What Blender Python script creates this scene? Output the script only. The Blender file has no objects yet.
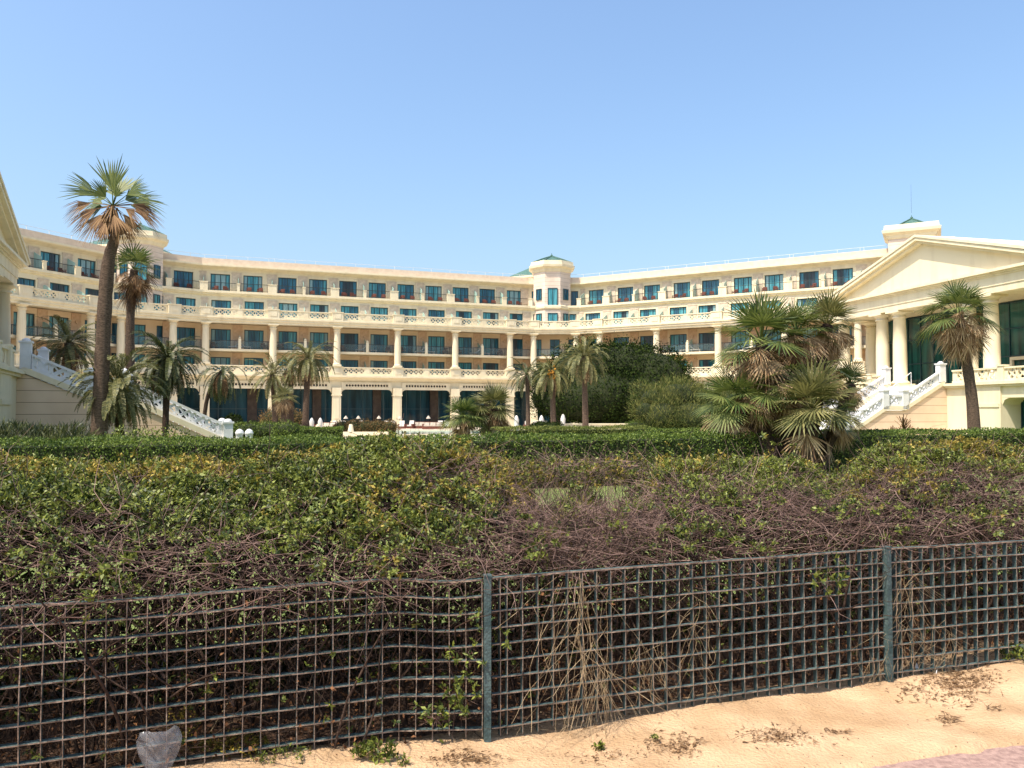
import bpy, math, random
import numpy as np
from mathutils import noise, Vector
R = math.radians
random.seed(7); rng = np.random.default_rng(7)
sc = bpy.context.scene
col = sc.collection
F = 800.0; HZ = 412.0; EYE = 2.0

# ------------------------------------------------------------------ camera, light, sky
cam_d = bpy.data.cameras.new('camera'); cam = bpy.data.objects.new('camera', cam_d); col.objects.link(cam)
cam.location = (0, 0, EYE); TILT = math.atan(28 / F)
cam.rotation_euler = (R(90) + TILT, 0, 0)
cam_d.sensor_width = 36; cam_d.lens = 36 * F / 1024; cam_d.clip_start = 0.05; cam_d.clip_end = 6000
sc.camera = cam
SUN = Vector((-0.74, -0.67, 0)).normalized() * math.cos(R(60)) + Vector((0, 0, math.sin(R(60))))
sl = bpy.data.lights.new('sun', 'SUN'); sun = bpy.data.objects.new('sun', sl); col.objects.link(sun)
sl.energy = 4.1; sl.angle = R(0.5); sl.color = (1.0, 0.91, 0.77)
sun.rotation_euler = SUN.to_track_quat('Z', 'Y').to_euler(); sun.location = (-40, -30, 60)
w = bpy.data.worlds.new('World'); sc.world = w; w.use_nodes = True
nt = w.node_tree; bg = nt.nodes['Background']
sk = nt.nodes.new('ShaderNodeTexSky'); sk.sky_type = 'NISHITA'; sk.sun_disc = False
sk.sun_elevation = R(60); sk.sun_rotation = math.atan2(SUN.x, SUN.y)
sk.air_density = 1.4; sk.dust_density = 3.4; sk.ozone_density = 6.0; sk.altitude = 0
nt.links.new(sk.outputs[0], bg.inputs[0]); bg.inputs[1].default_value = 0.15
sc.view_settings.view_transform = 'Standard'; sc.view_settings.look = 'None'
sc.view_settings.exposure = 0.75; sc.view_settings.gamma = 1; sc.view_settings.use_curve_mapping = False
sc.cycles.max_bounces = 6; sc.cycles.transparent_max_bounces = 8; sc.cycles.use_denoising = True

def gx(px, Y): return (px - 512) / F * Y
def pz(py, Y):                       # height of a point seen at picture row py, Y metres away
    v = (384 - py) / F; t = TILT
    return EYE + Y * (math.sin(t) + v * math.cos(t)) / (math.cos(t) - v * math.sin(t))

# ------------------------------------------------------------------ materials
def nodes(name):
    m = bpy.data.materials.new(name); m.use_nodes = True
    return m, m.node_tree, m.node_tree.nodes['Principled BSDF']
def mat(name, c1, c2=None, rough=0.8, scale=2.0, bump=0.0, bscale=20, metal=0, spec=0.3, detail=6, stretch=None, island=False, transl=0.0, ramp=(0.35, 0.65)):
    m, t, p = nodes(name); N, L = t.nodes, t.links
    p.inputs['Roughness'].default_value = rough; p.inputs['Metallic'].default_value = metal
    p.inputs['Specular IOR Level'].default_value = spec
    tc = N.new('ShaderNodeTexCoord'); vec = tc.outputs['Object']
    if stretch:
        mp = N.new('ShaderNodeMapping'); mp.inputs['Scale'].default_value = stretch; L.new(vec, mp.inputs[0]); vec = mp.outputs[0]
    colout = None
    if c2 is None: p.inputs['Base Color'].default_value = (*c1, 1)
    else:
        nz = N.new('ShaderNodeTexNoise'); nz.inputs['Scale'].default_value = scale; nz.inputs['Detail'].default_value = detail
        L.new(vec, nz.inputs['Vector'])
        fac = nz.outputs['Fac']
        if island:
            g = N.new('ShaderNodeNewGeometry'); mx = N.new('ShaderNodeMix'); mx.data_type = 'FLOAT'; mx.inputs[0].default_value = 0.45
            L.new(fac, mx.inputs[2]); L.new(g.outputs['Random Per Island'], mx.inputs[3]); fac = mx.outputs[0]
        cr = N.new('ShaderNodeValToRGB'); e = cr.color_ramp.elements
        e[0].position, e[1].position = ramp; e[0].color = (*c1, 1); e[1].color = (*c2, 1)
        L.new(fac, cr.inputs[0]); L.new(cr.outputs[0], p.inputs['Base Color']); colout = cr.outputs[0]
    if bump:
        nb = N.new('ShaderNodeTexNoise'); nb.inputs['Scale'].default_value = bscale; nb.inputs['Detail'].default_value = 8
        L.new(vec, nb.inputs['Vector']); b = N.new('ShaderNodeBump'); b.inputs['Strength'].default_value = bump; b.inputs['Distance'].default_value = 0.05
        L.new(nb.outputs['Fac'], b.inputs['Height']); L.new(b.outputs[0], p.inputs['Normal'])
    if transl:
        tr = N.new('ShaderNodeBsdfTranslucent'); ms = N.new('ShaderNodeMixShader'); ms.inputs[0].default_value = transl
        if colout: L.new(colout, tr.inputs[0])
        else: tr.inputs[0].default_value = (*c1, 1)
        L.new(p.outputs[0], ms.inputs[1]); L.new(tr.outputs[0], ms.inputs[2])
        L.new(ms.outputs[0], N['Material Output'].inputs[0])
    return m
M = {}
M['cream'] = mat('cream plaster', (0.62, 0.515, 0.345), (0.71, 0.605, 0.42), 0.85, 0.5, 0.08, 8, stretch=(2.2, 2.2, .35), ramp=(.28, .55))
M['cream2'] = mat('cream stone trim', (0.63, 0.535, 0.36), (0.725, 0.635, 0.445), 0.8, 0.6, 0.08, 8, stretch=(2.5, 2.5, .4), ramp=(.26, .52))
M['stone'] = mat('pinkish stone', (0.50, 0.405, 0.30), (0.64, 0.54, 0.41), 0.85, 3.5, 0.1, 12, ramp=(0.3, 0.7))
M['warm_shade'] = mat('cream render in warm shade', (0.68, 0.52, 0.34), (0.74, 0.58, 0.40), 0.85, 0.9)  # cream wall with the warm shade behind the columns put into its colour
M['white'] = mat('white paint', (0.60, 0.595, 0.58), (0.70, 0.695, 0.68), 0.6, 2.0, 0.05, 20)
M['frame'] = mat('dark teal frame', (0.012, 0.045, 0.055), None, 0.35, spec=0.5)
def glass(name, c1, c2, scale, rough=0.08):
    m = mat(name, c1, c2, rough, scale, 0, spec=0.5, detail=2, stretch=(3.0, 3.0, 0.25)); return m
M['glassA'] = glass('teal glass with curtains', (0.025, 0.17, 0.22), (0.09, 0.33, 0.38), 1.4)
M['glassB'] = glass('deep blue glass', (0.012, 0.055, 0.10), (0.03, 0.16, 0.23), 1.1)
M['glassC'] = glass('pale curtained glass', (0.16, 0.30, 0.32), (0.28, 0.42, 0.43), 2.2, 0.12)
M['glassO'] = glass('dark open room', (0.010, 0.016, 0.022), (0.03, 0.05, 0.065), 1.5, 0.3)
M['glassD'] = glass('dark ground floor glass', (0.008, 0.024, 0.034), (0.02, 0.07, 0.10), 0.5, 0.05)
M['glassP'] = glass('dark green pavilion glass', (0.008, 0.03, 0.028), (0.03, 0.13, 0.11), 0.6, 0.05)
M['screen'] = mat('pale green frosted glass', (0.30, 0.46, 0.40), (0.36, 0.52, 0.46), 0.25, 1.0, spec=0.5)
M['roof'] = mat('green roof tiles', (0.04, 0.10, 0.08), (0.09, 0.17, 0.14), 0.6, 5, 0.3, 12)
M['rail'] = mat('dark railing metal', (0.03, 0.035, 0.035), None, 0.5)
M['red'] = mat('red brown wicker', (0.10, 0.032, 0.022), (0.17, 0.055, 0.035), 0.8, 8)
M['cushion'] = mat('white cushion cloth', (0.60, 0.57, 0.52), None, 0.9)
M['bark'] = mat('palm bark', (0.05, 0.032, 0.022), (0.15, 0.10, 0.07), 0.95, 9, 0.8, 30, stretch=(1, 1, 3))
M['barkd'] = mat('fibrous dark bark', (0.03, 0.02, 0.014), (0.09, 0.055, 0.038), 0.95, 14, 0.9, 40)
M['fan'] = mat('fan palm leaf', (0.038, 0.070, 0.013), (0.165, 0.190, 0.048), 0.55, 0.7, island=True, transl=0.25, spec=0.4)
M['fandk'] = mat('dark palm leaf', (0.022, 0.035, 0.010), (0.11, 0.12, 0.035), 0.5, 0.7, island=True, transl=0.2, spec=0.4)
M['olive'] = mat('olive palm leaf', (0.07, 0.08, 0.022), (0.23, 0.21, 0.075), 0.55, 0.7, island=True, transl=0.22, spec=0.4)
M['dead'] = mat('dry palm leaf', (0.17, 0.095, 0.045), (0.52, 0.37, 0.21), 0.85, 0.8, island=True, transl=0.2)
M['deadr'] = mat('rusty dry palm leaf', (0.10, 0.05, 0.024), (0.34, 0.205, 0.10), 0.85, 0.8, island=True, transl=0.2)
M['straw'] = mat('dry straw', (0.24, 0.16, 0.085), (0.52, 0.39, 0.23), 0.85, 5, island=True, transl=0.15)
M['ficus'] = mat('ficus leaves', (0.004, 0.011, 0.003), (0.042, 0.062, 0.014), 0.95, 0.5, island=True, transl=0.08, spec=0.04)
M['tamar'] = mat('feathery shrub leaves', (0.04, 0.065, 0.010), (0.20, 0.19, 0.05), 0.8, 0.6, island=True, transl=0.2)
M['hedge'] = mat('clipped hedge leaves', (0.035, 0.070, 0.010), (0.18, 0.235, 0.038), 0.6, 0.6, island=True, transl=0.25)
M['hedgey'] = mat('yellowish hedge leaves', (0.08, 0.11, 0.02), (0.22, 0.23, 0.05), 0.6, 0.6, island=True, transl=0.25)
M['hedgeb'] = mat('brownish clipped leaves', (0.09, 0.06, 0.02), (0.22, 0.14, 0.05), 0.7, 0.9, island=True, transl=0.2)
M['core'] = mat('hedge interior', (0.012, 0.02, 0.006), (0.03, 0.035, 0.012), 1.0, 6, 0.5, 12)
M['leafg'] = mat('shrub leaves green', (0.024, 0.045, 0.006), (0.235, 0.265, 0.045), 0.5, 2.2, island=True, transl=0.25, spec=0.4)
M['leafy'] = mat('shrub leaves yellowish', (0.10, 0.10, 0.014), (0.42, 0.31, 0.055), 0.55, 2.2, island=True, transl=0.25, spec=0.35)
M['leafd'] = mat('dead brown leaves', (0.09, 0.038, 0.018), (0.32, 0.15, 0.065), 0.85, 2.5, island=True, transl=0.15)
M['twig'] = mat('dry twigs', (0.045, 0.026, 0.021), (0.28, 0.18, 0.145), 0.9, 3.0, island=True)
M['stem'] = mat('shrub stems', (0.022, 0.013, 0.009), (0.085, 0.052, 0.036), 0.95, 9, 0.4, 50)
M['teal'] = mat('weathered teal paint', (0.035, 0.065, 0.065), (0.09, 0.13, 0.125), 0.7, 9, 0.3, 60)
M['edge'] = mat('rusty worn bar edge', (0.11, 0.075, 0.055), (0.40, 0.30, 0.225), 0.85, 12, 0.3, 60)
M['sand'] = mat('sand', (0.38, 0.245, 0.135), (0.54, 0.365, 0.22), 0.95, 2.2, 0.55, 45, spec=0.1, detail=10)
M['soil'] = mat('sandy soil', (0.36, 0.24, 0.14), (0.50, 0.35, 0.21), 0.95, 0.5, 0.3, 10, spec=0.1)
M['lawn'] = mat('lawn grass', (0.11, 0.155, 0.035), (0.21, 0.25, 0.07), 0.85, 3.0, 0.6, 60, detail=10)
M['paving'] = mat('pale terrace paving', (0.52, 0.44, 0.34), (0.62, 0.53, 0.42), 0.8, 1.5, 0.1, 20)
M['pinkp'] = mat('pink path', (0.24, 0.15, 0.125), (0.38, 0.25, 0.205), 0.9, 26, 0.4, 90, detail=10)
M['water'] = mat('turquoise pool water', (0.02, 0.20, 0.20), (0.03, 0.28, 0.27), 0.05, 0.6, 0.1, 6, spec=0.5)
M['orange'] = mat('orange dates', (0.55, 0.24, 0.03), (0.7, 0.36, 0.06), 0.7, 8)
M['beige'] = mat('beige cushion cloth', (0.40, 0.34, 0.27), (0.52, 0.46, 0.38), 0.9, 3)
M['paper'] = mat('white paper', (0.8, 0.8, 0.78), None, 0.7)
m, t, p = nodes('clear plastic'); p.inputs['Base Color'].default_value = (0.5, 0.52, 0.56, 1); p.inputs['Roughness'].default_value = 0.18
p.inputs['Alpha'].default_value = 0.16; p.inputs['Specular IOR Level'].default_value = 0.9; M['plastic'] = m
m, t, p = nodes('balcony glass'); p.inputs['Base Color'].default_value = (0.12, 0.18, 0.18, 1); p.inputs['Roughness'].default_value = 0.08
p.inputs['Alpha'].default_value = 0.22; M['balglass'] = m
def courses(name, c1, c2, h):
    m = mat(name, c1, c2, 0.85, 0.8, 0.06, 12); t = m.node_tree; N, L = t.nodes, t.links; p = N['Principled BSDF']
    cr = [n for n in N if n.type == 'VALTORGB'][0]; tc = [n for n in N if n.type == 'TEX_COORD'][0]
    sx = N.new('ShaderNodeSeparateXYZ'); L.new(tc.outputs['Object'], sx.inputs[0])
    a = N.new('ShaderNodeMath'); a.operation = 'DIVIDE'; a.inputs[1].default_value = h; L.new(sx.outputs['Z'], a.inputs[0])
    b = N.new('ShaderNodeMath'); b.operation = 'FRACT'; L.new(a.outputs[0], b.inputs[0])
    c = N.new('ShaderNodeMath'); c.operation = 'LESS_THAN'; c.inputs[1].default_value = 0.05; L.new(b.outputs[0], c.inputs[0])
    mx = N.new('ShaderNodeMix'); mx.data_type = 'RGBA'; L.new(c.outputs[0], mx.inputs[0]); L.new(cr.outputs[0], mx.inputs[6])
    mx.inputs[7].default_value = (c1[0] * .45, c1[1] * .42, c1[2] * .4, 1); L.new(mx.outputs[2], p.inputs['Base Color'])
    return m
M['course'] = courses('beige coursed stone', (0.66, 0.48, 0.33), (0.74, 0.555, 0.39), 0.62)
M['course2'] = courses('pinkish coursed stone', (0.62, 0.50, 0.40), (0.70, 0.585, 0.48), 0.55)

# ------------------------------------------------------------------ object helpers
def tag(o, label=None, cat=None, group=None, kind=None):
    if label: o['label'] = label
    if cat: o['category'] = cat
    if group: o['group'] = group
    if kind: o['kind'] = kind
    return o
def empty(name, loc, label=None, cat=None, group=None, rz=0):
    o = bpy.data.objects.new(name, None); col.objects.link(o); o.location = loc; o.rotation_euler = (0, 0, rz)
    o.empty_display_size = 0.2
    return tag(o, label, cat, group)
def link(name, me, parent=None, loc=(0, 0, 0), rz=0, scale=None):
    o = bpy.data.objects.new(name, me); col.objects.link(o); o.location = loc; o.rotation_euler = (0, 0, rz)
    if scale: o.scale = scale
    if parent: o.parent = parent
    return o
def copy_tree(o, parent=None):
    c = o.copy(); col.objects.link(c); c.parent = parent
    for ch in list(o.children): copy_tree(ch, c)
    return c

class Fr:                                         # a frame on a facade: s along, t outward, z up
    def __init__(s, a, b=None, d=None):
        s.o = (a[0], a[1])
        if b is not None:
            dx, dy = b[0] - a[0], b[1] - a[1]; s.L = math.hypot(dx, dy); s.d = (dx / s.L, dy / s.L)
        else: s.d = d; s.L = 0
        s.n = (s.d[1], -s.d[0]); s.rz = math.atan2(s.d[1], s.d[0])
    def pt(s, a, t, z): return (s.o[0] + s.d[0] * a + s.n[0] * t, s.o[1] + s.d[1] * a + s.n[1] * t, z)
ID = Fr((0, 0), d=(1, 0))

class MB:
    def __init__(s): s.v = []; s.f = []; s.m = []
    def add(s, vs, fs, mi=0):
        k = len(s.v); s.v += [tuple(q) for q in vs]; s.f += [tuple(k + i for i in f) for f in fs]; s.m += [mi] * len(fs)
    def box(s, fr, s0, s1, t0, t1, z0, z1, sh=0, ref=0, mi=0):
        if s0 > s1: s0, s1 = s1, s0
        if t0 > t1: t0, t1 = t1, t0
        vs = [fr.pt(a, t, z + sh * (a - ref)) for z in (z0, z1) for (a, t) in ((s0, t1), (s1, t1), (s1, t0), (s0, t0))]
        s.add(vs, [(0, 3, 2, 1), (4, 5, 6, 7), (0, 1, 5, 4), (1, 2, 6, 5), (2, 3, 7, 6), (3, 0, 4, 7)], mi)
    def tbox(s, fr, s0, s1, t0, t1, z0, z1, sh=0, ref=0, mi=0):     # sheared along t
        if s0 > s1: s0, s1 = s1, s0
        vs = [fr.pt(a, t, z + sh * (t - ref)) for z in (z0, z1) for (a, t) in ((s0, t1), (s1, t1), (s1, t0), (s0, t0))]
        s.add(vs, [(0, 3, 2, 1), (4, 5, 6, 7), (0, 1, 5, 4), (1, 2, 6, 5), (2, 3, 7, 6), (3, 0, 4, 7)], mi)
    def prism(s, fr, poly, t0, t1, mi=0):          # polygon in (s, z), thickness in t
        n = len(poly); vs = [fr.pt(a, t1, z) for a, z in poly] + [fr.pt(a, t0, z) for a, z in poly]
        s.add(vs, [tuple(range(n)), tuple(range(2 * n - 1, n - 1, -1))] + [(i, i + n, (i + 1) % n + n, (i + 1) % n) for i in range(n)], mi)
    def prism_t(s, fr, poly, s0, s1, mi=0):        # polygon in (t, z), thickness in s
        n = len(poly); vs = [fr.pt(s0, t, z) for t, z in poly] + [fr.pt(s1, t, z) for t, z in poly]
        s.add(vs, [tuple(range(n)), tuple(range(2 * n - 1, n - 1, -1))] + [(i, i + n, (i + 1) % n + n, (i + 1) % n) for i in range(n)], mi)
    def lathe(s, c, prof, seg=20, mi=0, ph=0.0):
        vs = []; fs = []
        for r, z in prof:
            for k in range(seg):
                a = 2 * math.pi * (k + ph) / seg; vs.append((c[0] + r * math.cos(a), c[1] + r * math.sin(a), c[2] + z))
        for i in range(len(prof) - 1):
            for k in range(seg):
                a, b = i * seg + k, i * seg + (k + 1) % seg; fs.append((a, b, b + seg, a + seg))
        fs.append(tuple(range(seg - 1, -1, -1))); fs.append(tuple(range((len(prof) - 1) * seg, len(prof) * seg)))
        s.add(vs, fs, mi)
    def tube(s, pts, rad, seg=6, mi=0):
        pts = [Vector(p) for p in pts]; n = len(pts); rad = rad if hasattr(rad, '__len__') else [rad] * n
        vs = []; up = Vector((0.13, 0.31, 0.94)); 
        for i, p in enumerate(pts):
            d = (pts[min(i + 1, n - 1)] - pts[max(i - 1, 0)]).normalized()
            if abs(d.dot(up)) > 0.95: up = Vector((1, 0.2, 0.1)).normalized()
            a = d.cross(up).normalized(); b = a.cross(d).normalized(); 
            for k in range(seg):
                g = 2 * math.pi * k / seg; vs.append(p + (a * math.cos(g) + b * math.sin(g)) * rad[i])
        fs = [(i * seg + k, i * seg + (k + 1) % seg, (i + 1) * seg + (k + 1) % seg, (i + 1) * seg + k) for i in range(n - 1) for k in range(seg)]
        fs.append(tuple(range(seg - 1, -1, -1))); fs.append(tuple(range((n - 1) * seg, n * seg)))
        s.add(vs, fs, mi)
    def cell(s, fr, a0, w_, z0, h, t0, t1, r, cross=True, sh=0, ref=0, n=16, along='s'):
        # plate with a round hole, with a saltire in it
        ca, cz = a0 + w_ / 2, z0 + h / 2; vs = []; fs = []
        def P(a, t, z):
            return fr.pt(a, t, z + sh * (a - ref)) if along == 's' else fr.pt(t, a, z + sh * (a - ref))
        for t in (t1, t0):
            for k in range(n):
                g = 2 * math.pi * (k + .0) / n; c_, s_ = math.cos(g), math.sin(g)
                q = min((w_ / 2) / max(abs(c_), 1e-6), (h / 2) / max(abs(s_), 1e-6))
                vs.append(P(ca + c_ * r, t, cz + s_ * r)); vs.append(P(ca + c_ * q, t, cz + s_ * q))
        for k in range(n):
            a, b = 2 * k, 2 * ((k + 1) % n); o = 2 * n
            fs += [(a, a + 1, b + 1, b), (a + o, b + o, b + 1 + o, a + 1 + o), (a, b, b + o, a + o), (a + 1, a + 1 + o, b + 1 + o, b + 1)]
        s.add(vs, fs)
        if cross:
            hw = min(r * .17, .06)
            for sg in (1, -1):
                d1 = (.7071, .7071 * sg); pn = (-d1[1], d1[0]); q = [(ca + d1[0] * r * e + pn[0] * hw * f_, cz + d1[1] * r * e + pn[1] * hw * f_) for e, f_ in ((-1.04, -1), (1.04, -1), (1.04, 1), (-1.04, 1))]
                tt0, tt1 = t0 + (t1 - t0) * (.15 + .1 * (sg > 0)), t1 - (t1 - t0) * (.15 + .1 * (sg > 0))
                vv = [P(a, tt1, z) for a, z in q] + [P(a, tt0, z) for a, z in q]
                s.add(vv, [(0, 1, 2, 3), (7, 6, 5, 4), (0, 4, 5, 1), (1, 5, 6, 2), (2, 6, 7, 3), (3, 7, 4, 0)])
    def mesh(s, name, mats, origin=(0, 0, 0), smooth=False):
        me = bpy.data.meshes.new(name); o = origin
        me.from_pydata([(x - o[0], y - o[1], z - o[2]) for x, y, z in s.v], [], s.f)
        for q in (mats if isinstance(mats, (list, tuple)) else [mats]): me.materials.append(q)
        if any(s.m): me.polygons.foreach_set('material_index', s.m)
        if smooth: me.polygons.foreach_set('use_smooth', [True] * len(s.f))
        me.update(); return me
    def build(s, name, mats, parent=None, origin=(0, 0, 0), smooth=False):
        me = s.mesh(name, mats, origin, smooth)
        return link(name, me, parent, (0, 0, 0) if parent else origin)

def np_mesh(name, V, Fq, mats, mi=None):            # V (n,3), Fq (m,4) or (m,3)
    me = bpy.data.meshes.new(name); V = np.asarray(V, dtype=np.float32); Fq = np.asarray(Fq, dtype=np.int32)
    me.vertices.add(len(V)); me.vertices.foreach_set('co', V.ravel())
    k = Fq.shape[1]; me.loops.add(Fq.size); me.loops.foreach_set('vertex_index', Fq.ravel())
    me.polygons.add(len(Fq)); me.polygons.foreach_set('loop_start', np.arange(0, Fq.size, k, dtype=np.int32))
    try: me.polygons.foreach_set('loop_total', np.full(len(Fq), k, dtype=np.int32))
    except Exception: pass
    for q in (mats if isinstance(mats, (list, tuple)) else [mats]): me.materials.append(q)
    if mi is not None: me.polygons.foreach_set('material_index', np.asarray(mi, dtype=np.int32))
    me.update(calc_edges=True); me.validate(); return me
def norm(a): return a / np.maximum(np.linalg.norm(a, axis=-1, keepdims=True), 1e-9)
def leaves(P, D, Nn, L, W, fold=0.18):              # folded diamond leaves, one quad each
    D = norm(D); S = norm(np.cross(D, Nn)); U = np.cross(S, D); L = np.asarray(L)[:, None]; W = np.asarray(W)[:, None]
    a = P; b = P + D * L * .5 + S * W * .5 + U * W * fold; c = P + D * L - U * L * .08; d = P + D * L * .5 - S * W * .5 + U * W * fold
    V = np.stack([a, b, c, d], 1).reshape(-1, 3); n = len(P)
    return V, np.arange(4 * n).reshape(n, 4)
def rand_dirs(n):
    v = rng.normal(size=(n, 3)); return norm(v)
class Soup:                                         # quads gathered for foliage
    def __init__(s): s.V = []; s.Q = []; s.n = 0
    def add(s, V, Q): s.V.append(np.asarray(V, float)); s.Q.append(np.asarray(Q) + s.n); s.n += len(V)
    def build(s, name, mats, parent=None, origin=(0, 0, 0)):
        if not s.V: return None
        V = np.concatenate(s.V) - np.array(origin); me = np_mesh(name, V, np.concatenate(s.Q), mats)
        return link(name, me, parent, (0, 0, 0) if parent else origin)
# ------------------------------------------------------------------ the hotel
def unit(a): l = math.hypot(*a); return (a[0] / l, a[1] / l)
aE = (-43.1, 87.9); dA = unit((.41, .912))
def back(p, d, k): return (p[0] - d[0] * k, p[1] - d[1] * k)
a2 = back(aE, dA, 3.7); a1 = back(a2, dA, 7.6); a0 = back(a1, dA, 7.6)
b1 = (-35.86, 93.4); b6 = (-.27, 106.5)
PL = [a0, a1, a2, aE, (-38.7, 91.1), b1] + [(b1[0] + (b6[0] - b1[0]) * k / 5, b1[1] + (b6[1] - b1[1]) * k / 5) for k in range(1, 5)] + [b6, (2.9, 107.7),
      (8.6, 107.5), (11.6, 105.7), (18.4, 101.65), (25.2, 97.6), (32.0, 93.55), (38.8, 89.5), (41.9, 87.65), (45.9, 84.0)]
KIND = [2, 2, 1, 0, 1] + [2] * 5 + [1, 0, 1] + [2] * 4 + [1, 0]     # rooms in each bay; 0 = tower corner
NP = len(PL)
def offs(i, t):                                     # mitred offset of polyline vertex i (t > 0 towards the garden)
    ns = []
    for a, b in ((i - 1, i), (i, i + 1)):
        if 0 <= a and b < NP: d = unit((PL[b][0] - PL[a][0], PL[b][1] - PL[a][1])); ns.append((d[1], -d[0]))
    if len(ns) == 1: n = ns[0]; return (PL[i][0] + n[0] * t, PL[i][1] + n[1] * t)
    k = 1 + ns[0][0] * ns[1][0] + ns[0][1] * ns[1][1]
    return (PL[i][0] + (ns[0][0] + ns[1][0]) / k * t, PL[i][1] + (ns[0][1] + ns[1][1]) / k * t)
def sweep(mb, prof, i0=0, i1=NP - 1):               # prof: closed (t, z) polygon
    n = len(prof); vs = []
    for i in range(i0, i1 + 1):
        for t, z in prof: x, y = offs(i, t); vs.append((x, y, z))
    m_ = i1 - i0; fs = [(i * n + k, i * n + (k + 1) % n, (i + 1) * n + (k + 1) % n, (i + 1) * n + k) for i in range(m_) for k in range(n)]
    fs += [tuple(range(n - 1, -1, -1)), tuple(range(m_ * n, m_ * n + n))]
    mb.add(vs, fs)
HO = (3.0, 112.0, 0.0)
M['pil_shade'] = mat('dark brown stone and frieze shade', (0.035, 0.025, 0.02), (0.06, 0.045, 0.035), .7)  # stone of the inner pillars, also the painted shade in the frieze
hotel = empty('hotel_building', HO, 'long cream four-storey hotel with teal windows, wrapping round the garden behind the palms', 'hotel')
def H(mb, name, m, smooth=False): return mb.build(name, m, hotel, HO, smooth)

w1 = MB(); sweep(w1, [(-2.65, 6.0), (-2.65, 12.9), (-14, 12.9), (-14, 6.0)]); H(w1, 'wall', M['warm_shade'])
w1 = MB(); sweep(w1, [(-2.65, 12.9), (-2.65, 16.2), (-4.2, 16.2), (-4.2, 19.9), (-14, 19.9), (-14, 12.9)]); H(w1, 'wall', M['cream'])
w1 = MB(); sweep(w1, [(-6.0, 0), (-6.0, 6.0), (-14, 6.0), (-14, 0)]); H(w1, 'wall', M['warm_shade'])
# floor over the ground storey, its beam and cornice
s = MB(); sweep(s, [(-6, 5.0), (-.35, 5.0), (-.35, 5.9), (-.1, 5.9), (-.1, 6.05), (.25, 6.2), (.5, 6.3), (.5, 6.5), (-6, 6.5)]); H(s, 'cornice', M['cream2'])
s = MB(); sweep(s, [(.16, 6.5), (.16, 6.62), (-.1, 6.62), (-.1, 6.5)]); H(s, 'plinth', M['cream2'])
# third floor band
s = MB(); sweep(s, [(-2.66, 12.66), (-.45, 12.66), (-.45, 12.5), (.35, 12.5), (.35, 12.72), (.5, 12.8), (.5, 13.0), (.62, 13.06), (.62, 13.24), (-2.66, 13.24)]); H(s, 'balcony_slab', M['cream2'])
# top floor ledge
s = MB(); sweep(s, [(-2.66, 15.75), (-2.38, 15.75), (-2.38, 16.0), (-2.15, 16.15), (-2.15, 16.28), (-2.0, 16.34), (-2.0, 16.62), (-4.21, 16.62), (-4.21, 16.2), (-2.66, 16.2)]); H(s, 'ledge', M['cream2'])
s = MB(); sweep(s, [(-2.66, 15.58), (-2.52, 15.58), (-2.52, 15.74), (-2.66, 15.74)]); H(s, 'moulding', M['cream2'])
# roof cornice, parapet and flat roof
s = MB(); sweep(s, [(-4.21, 19.2), (-3.95, 19.2), (-3.9, 19.42), (-3.6, 19.6), (-3.3, 19.68), (-3.15, 19.78), (-3.15, 19.98), (-3.55, 20.02), (-14.3, 20.02), (-14.3, 19.91), (-4.21, 19.91)]); H(s, 'cornice', M['cream2'])
s = MB(); sweep(s, [(-3.55, 20.022), (-3.55, 20.75), (-3.85, 20.75), (-3.85, 20.1), (-14.1, 20.1), (-14.1, 20.022)]); H(s, 'parapet', mat('warm parapet stone', (0.62, 0.49, 0.37), (0.70, 0.57, 0.44), .85, 2.0))
# canonical windows
def window_mesh(W_, H_, mull):
    f = MB(); fr = ID; g = MB()
    f.box(fr, -W_ / 2, W_ / 2, -.06, .05, H_ - .1, H_); f.box(fr, -W_ / 2, W_ / 2, -.06, .05, 0, .1)
    for x in (-W_ / 2, W_ / 2 - .09): f.box(fr, x, x + .09, -.06, .05, .1, H_ - .1)
    for x in mull: f.box(fr, x - .045, x + .045, -.05, .04, .1, H_ - .1)
    g.box(fr, -W_ / 2 + .09, W_ / 2 - .09, -.03, -.01, .1, H_ - .1)
    return f.mesh('window_frame', M['frame']), g
wmesh = {}
for key, W_, mull in (('big', 2.25, (-.62, .03, .64)), ('mid', 1.35, (0,)), ('thin', 1.0, (0.12,))):
    f, g = window_mesh(W_, 2.46, mull); wmesh[key] = (f, g.mesh('glass', M['glassA']), g.mesh('glass', M['glassB']))
def split_panes(mix):
    g = MB(); edges = [-1.035, -.62, .03, .64, 1.035]
    for (a, b), mi in zip(zip(edges[:-1], edges[1:]), mix): g.box(ID, a, b, -.03 - .004 * (mi > 0), -.01, .1, 2.36, mi=mi)
    return g.mesh('glass', [M['glassA'], M['glassB'], M['glassC'], M['glassO']])
VAR = [split_panes(q) for q in ((0, 1, 0, 0), (0, 3, 1, 0), (2, 0, 0, 2), (0, 0, 3, 2), (1, 1, 1, 1), (0, 0, 0, 0), (2, 1, 1, 0), (0, 2, 2, 0), (1, 3, 3, 1), (0, 0, 1, 1))]
def local(p): return (p[0] - HO[0], p[1] - HO[1], p[2])
prnd = random.Random(3)
def put_window(fr, s_, t_, z, key, name, pdark=.35):
    f, ga, gb = wmesh[key]; o = link(name, f, hotel, local(fr.pt(s_, t_, z)), fr.rz)
    link('pane', prnd.choice(VAR) if key == 'big' else (gb if prnd.random() < pdark else ga), o)
pm = MB(); pm.box(ID, -.58, .58, 0, .07, 0, 2.7); pm.box(ID, -.64, .64, 0, .10, 2.52, 2.66); PIL = pm.mesh('pilaster', M['stone'])
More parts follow.
